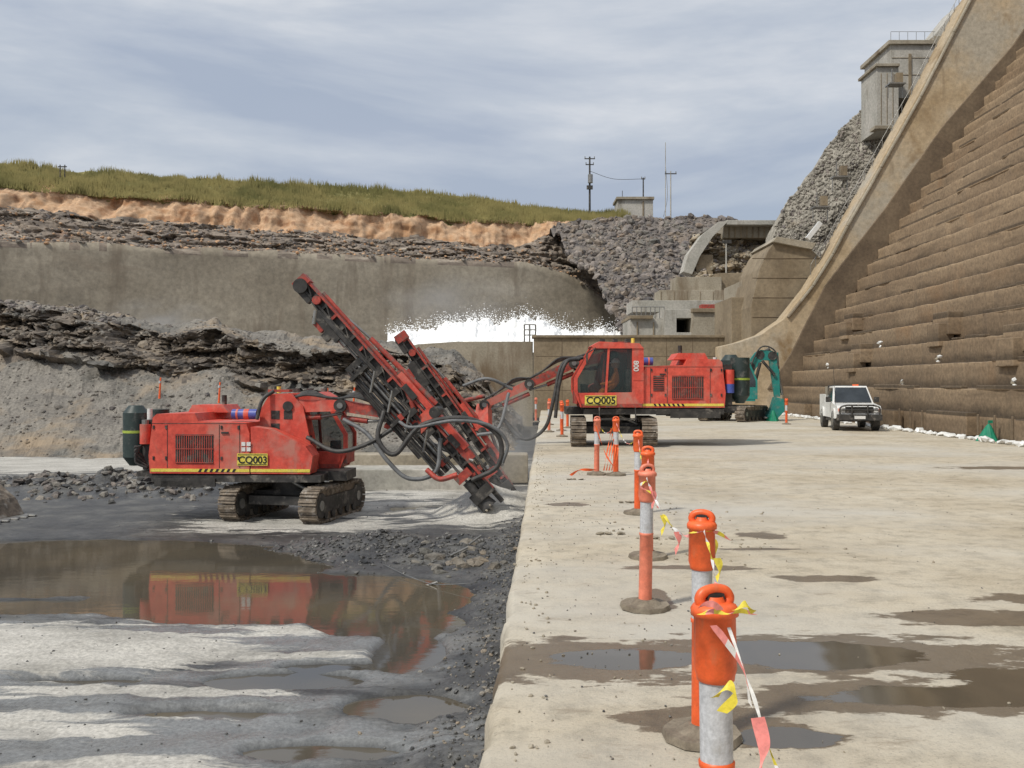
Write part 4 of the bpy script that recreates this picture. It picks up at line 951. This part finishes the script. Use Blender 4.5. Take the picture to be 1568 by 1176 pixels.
b=B(); b.prism([(-.9,0),(-.9,.9),(-.55,.95),(.1,.45),(.35,.05)],-.7,.7,trk); b.b2((.0,-.8,0),(.55,.8,.06),stl); b.prism([(-.8,.9),(-.7,1.15),(-.4,.95)],-.2,.2,redd)
for k in range(5): b.box((.62,-.6+.3*k,.04),(.2,.08,.06),stl)
b.build('excavator_bucket',.03,(-12.05,21.6,PW+.02),R(-10))
b=B()
for (u,v) in ((935,818),(1010,825),(880,735),(965,770)):
    d=2502/(v-588); x=(u-784)/F*d
    for k in range(5): b.rock((x+random.uniform(-.15,.15),d,.015),.06,conc if v>800 else bas,.3)
b.build('rag_bundle')
# ---------------------------------------------------------------- camera, sun, sky
sc=bpy.context.scene
cam=bpy.data.cameras.new('camera'); co=bpy.data.objects.new('camera',cam); sc.collection.objects.link(co); sc.camera=co
co.location=(0,0,CAMZ); co.rotation_euler=(R(90),0,0); cam.lens=F/1568*36; cam.sensor_width=36; cam.clip_end=8000; cam.clip_start=.05
sd=Vector((-.50,-.42,.80)).normalized()
L=bpy.data.lights.new('sun','SUN'); L.energy=3.0; L.angle=R(5); L.color=(1,.95,.85); lo=bpy.data.objects.new('sun',L); sc.collection.objects.link(lo)
lo.rotation_euler=sd.to_track_quat('Z','Y').to_euler()
w=bpy.data.worlds.new('World'); sc.world=w; w.use_nodes=True; nt=w.node_tree; bg=nt.nodes['Background']; out=nt.nodes['World Output']
sk=nd(nt,'ShaderNodeTexSky'); sk.sky_type='NISHITA'; sk.sun_disc=False; sk.sun_elevation=math.asin(sd.z); sk.sun_rotation=math.atan2(sd.x,sd.y); sk.air_density=1.2; sk.dust_density=2.0
nt.links.new(sk.outputs[0],bg.inputs[0]); bg.inputs[1].default_value=.10
tc=nd(nt,'ShaderNodeTexCoord')
def wn(scale,st,det,loc=(0,0,0)):
    mp=nd(nt,'ShaderNodeMapping'); mp.inputs['Scale'].default_value=st; mp.inputs['Location'].default_value=loc; nt.links.new(tc.outputs['Generated'],mp.inputs[0]); n=nd(nt,'ShaderNodeTexNoise'); n.inputs['Scale'].default_value=scale; n.inputs['Detail'].default_value=det; n.inputs['Roughness'].default_value=.55; n.inputs['Distortion'].default_value=.3
    nt.links.new(mp.outputs[0],n.inputs[0]); return n.outputs[0]
c1=wn(1.7,(1,1,4.6),7,(.9,0,.35)); cr=ramp(nt,[(.36,(.42,.48,.59)),(.46,(.54,.59,.67)),(.54,(.68,.71,.76)),(.64,(.84,.85,.87))]); nt.links.new(c1,cr.inputs[0])
b2=nd(nt,'ShaderNodeBackground'); nt.links.new(cr.outputs[0],b2.inputs[0]); b2.inputs[1].default_value=1.0
c2=wn(1.1,(1,1,3.5),4,(2,1,0)); fr_=ramp(nt,[(.30,.75),(.55,.97)]); nt.links.new(c2,fr_.inputs[0])
mx=nd(nt,'ShaderNodeMixShader'); nt.links.new(fr_.outputs[0],mx.inputs[0]); nt.links.new(bg.outputs[0],mx.inputs[1]); nt.links.new(b2.outputs[0],mx.inputs[2]); nt.links.new(mx.outputs[0],out.inputs[0])
sc.view_settings.view_transform='Standard'; sc.view_settings.look='None'; sc.view_settings.exposure=0
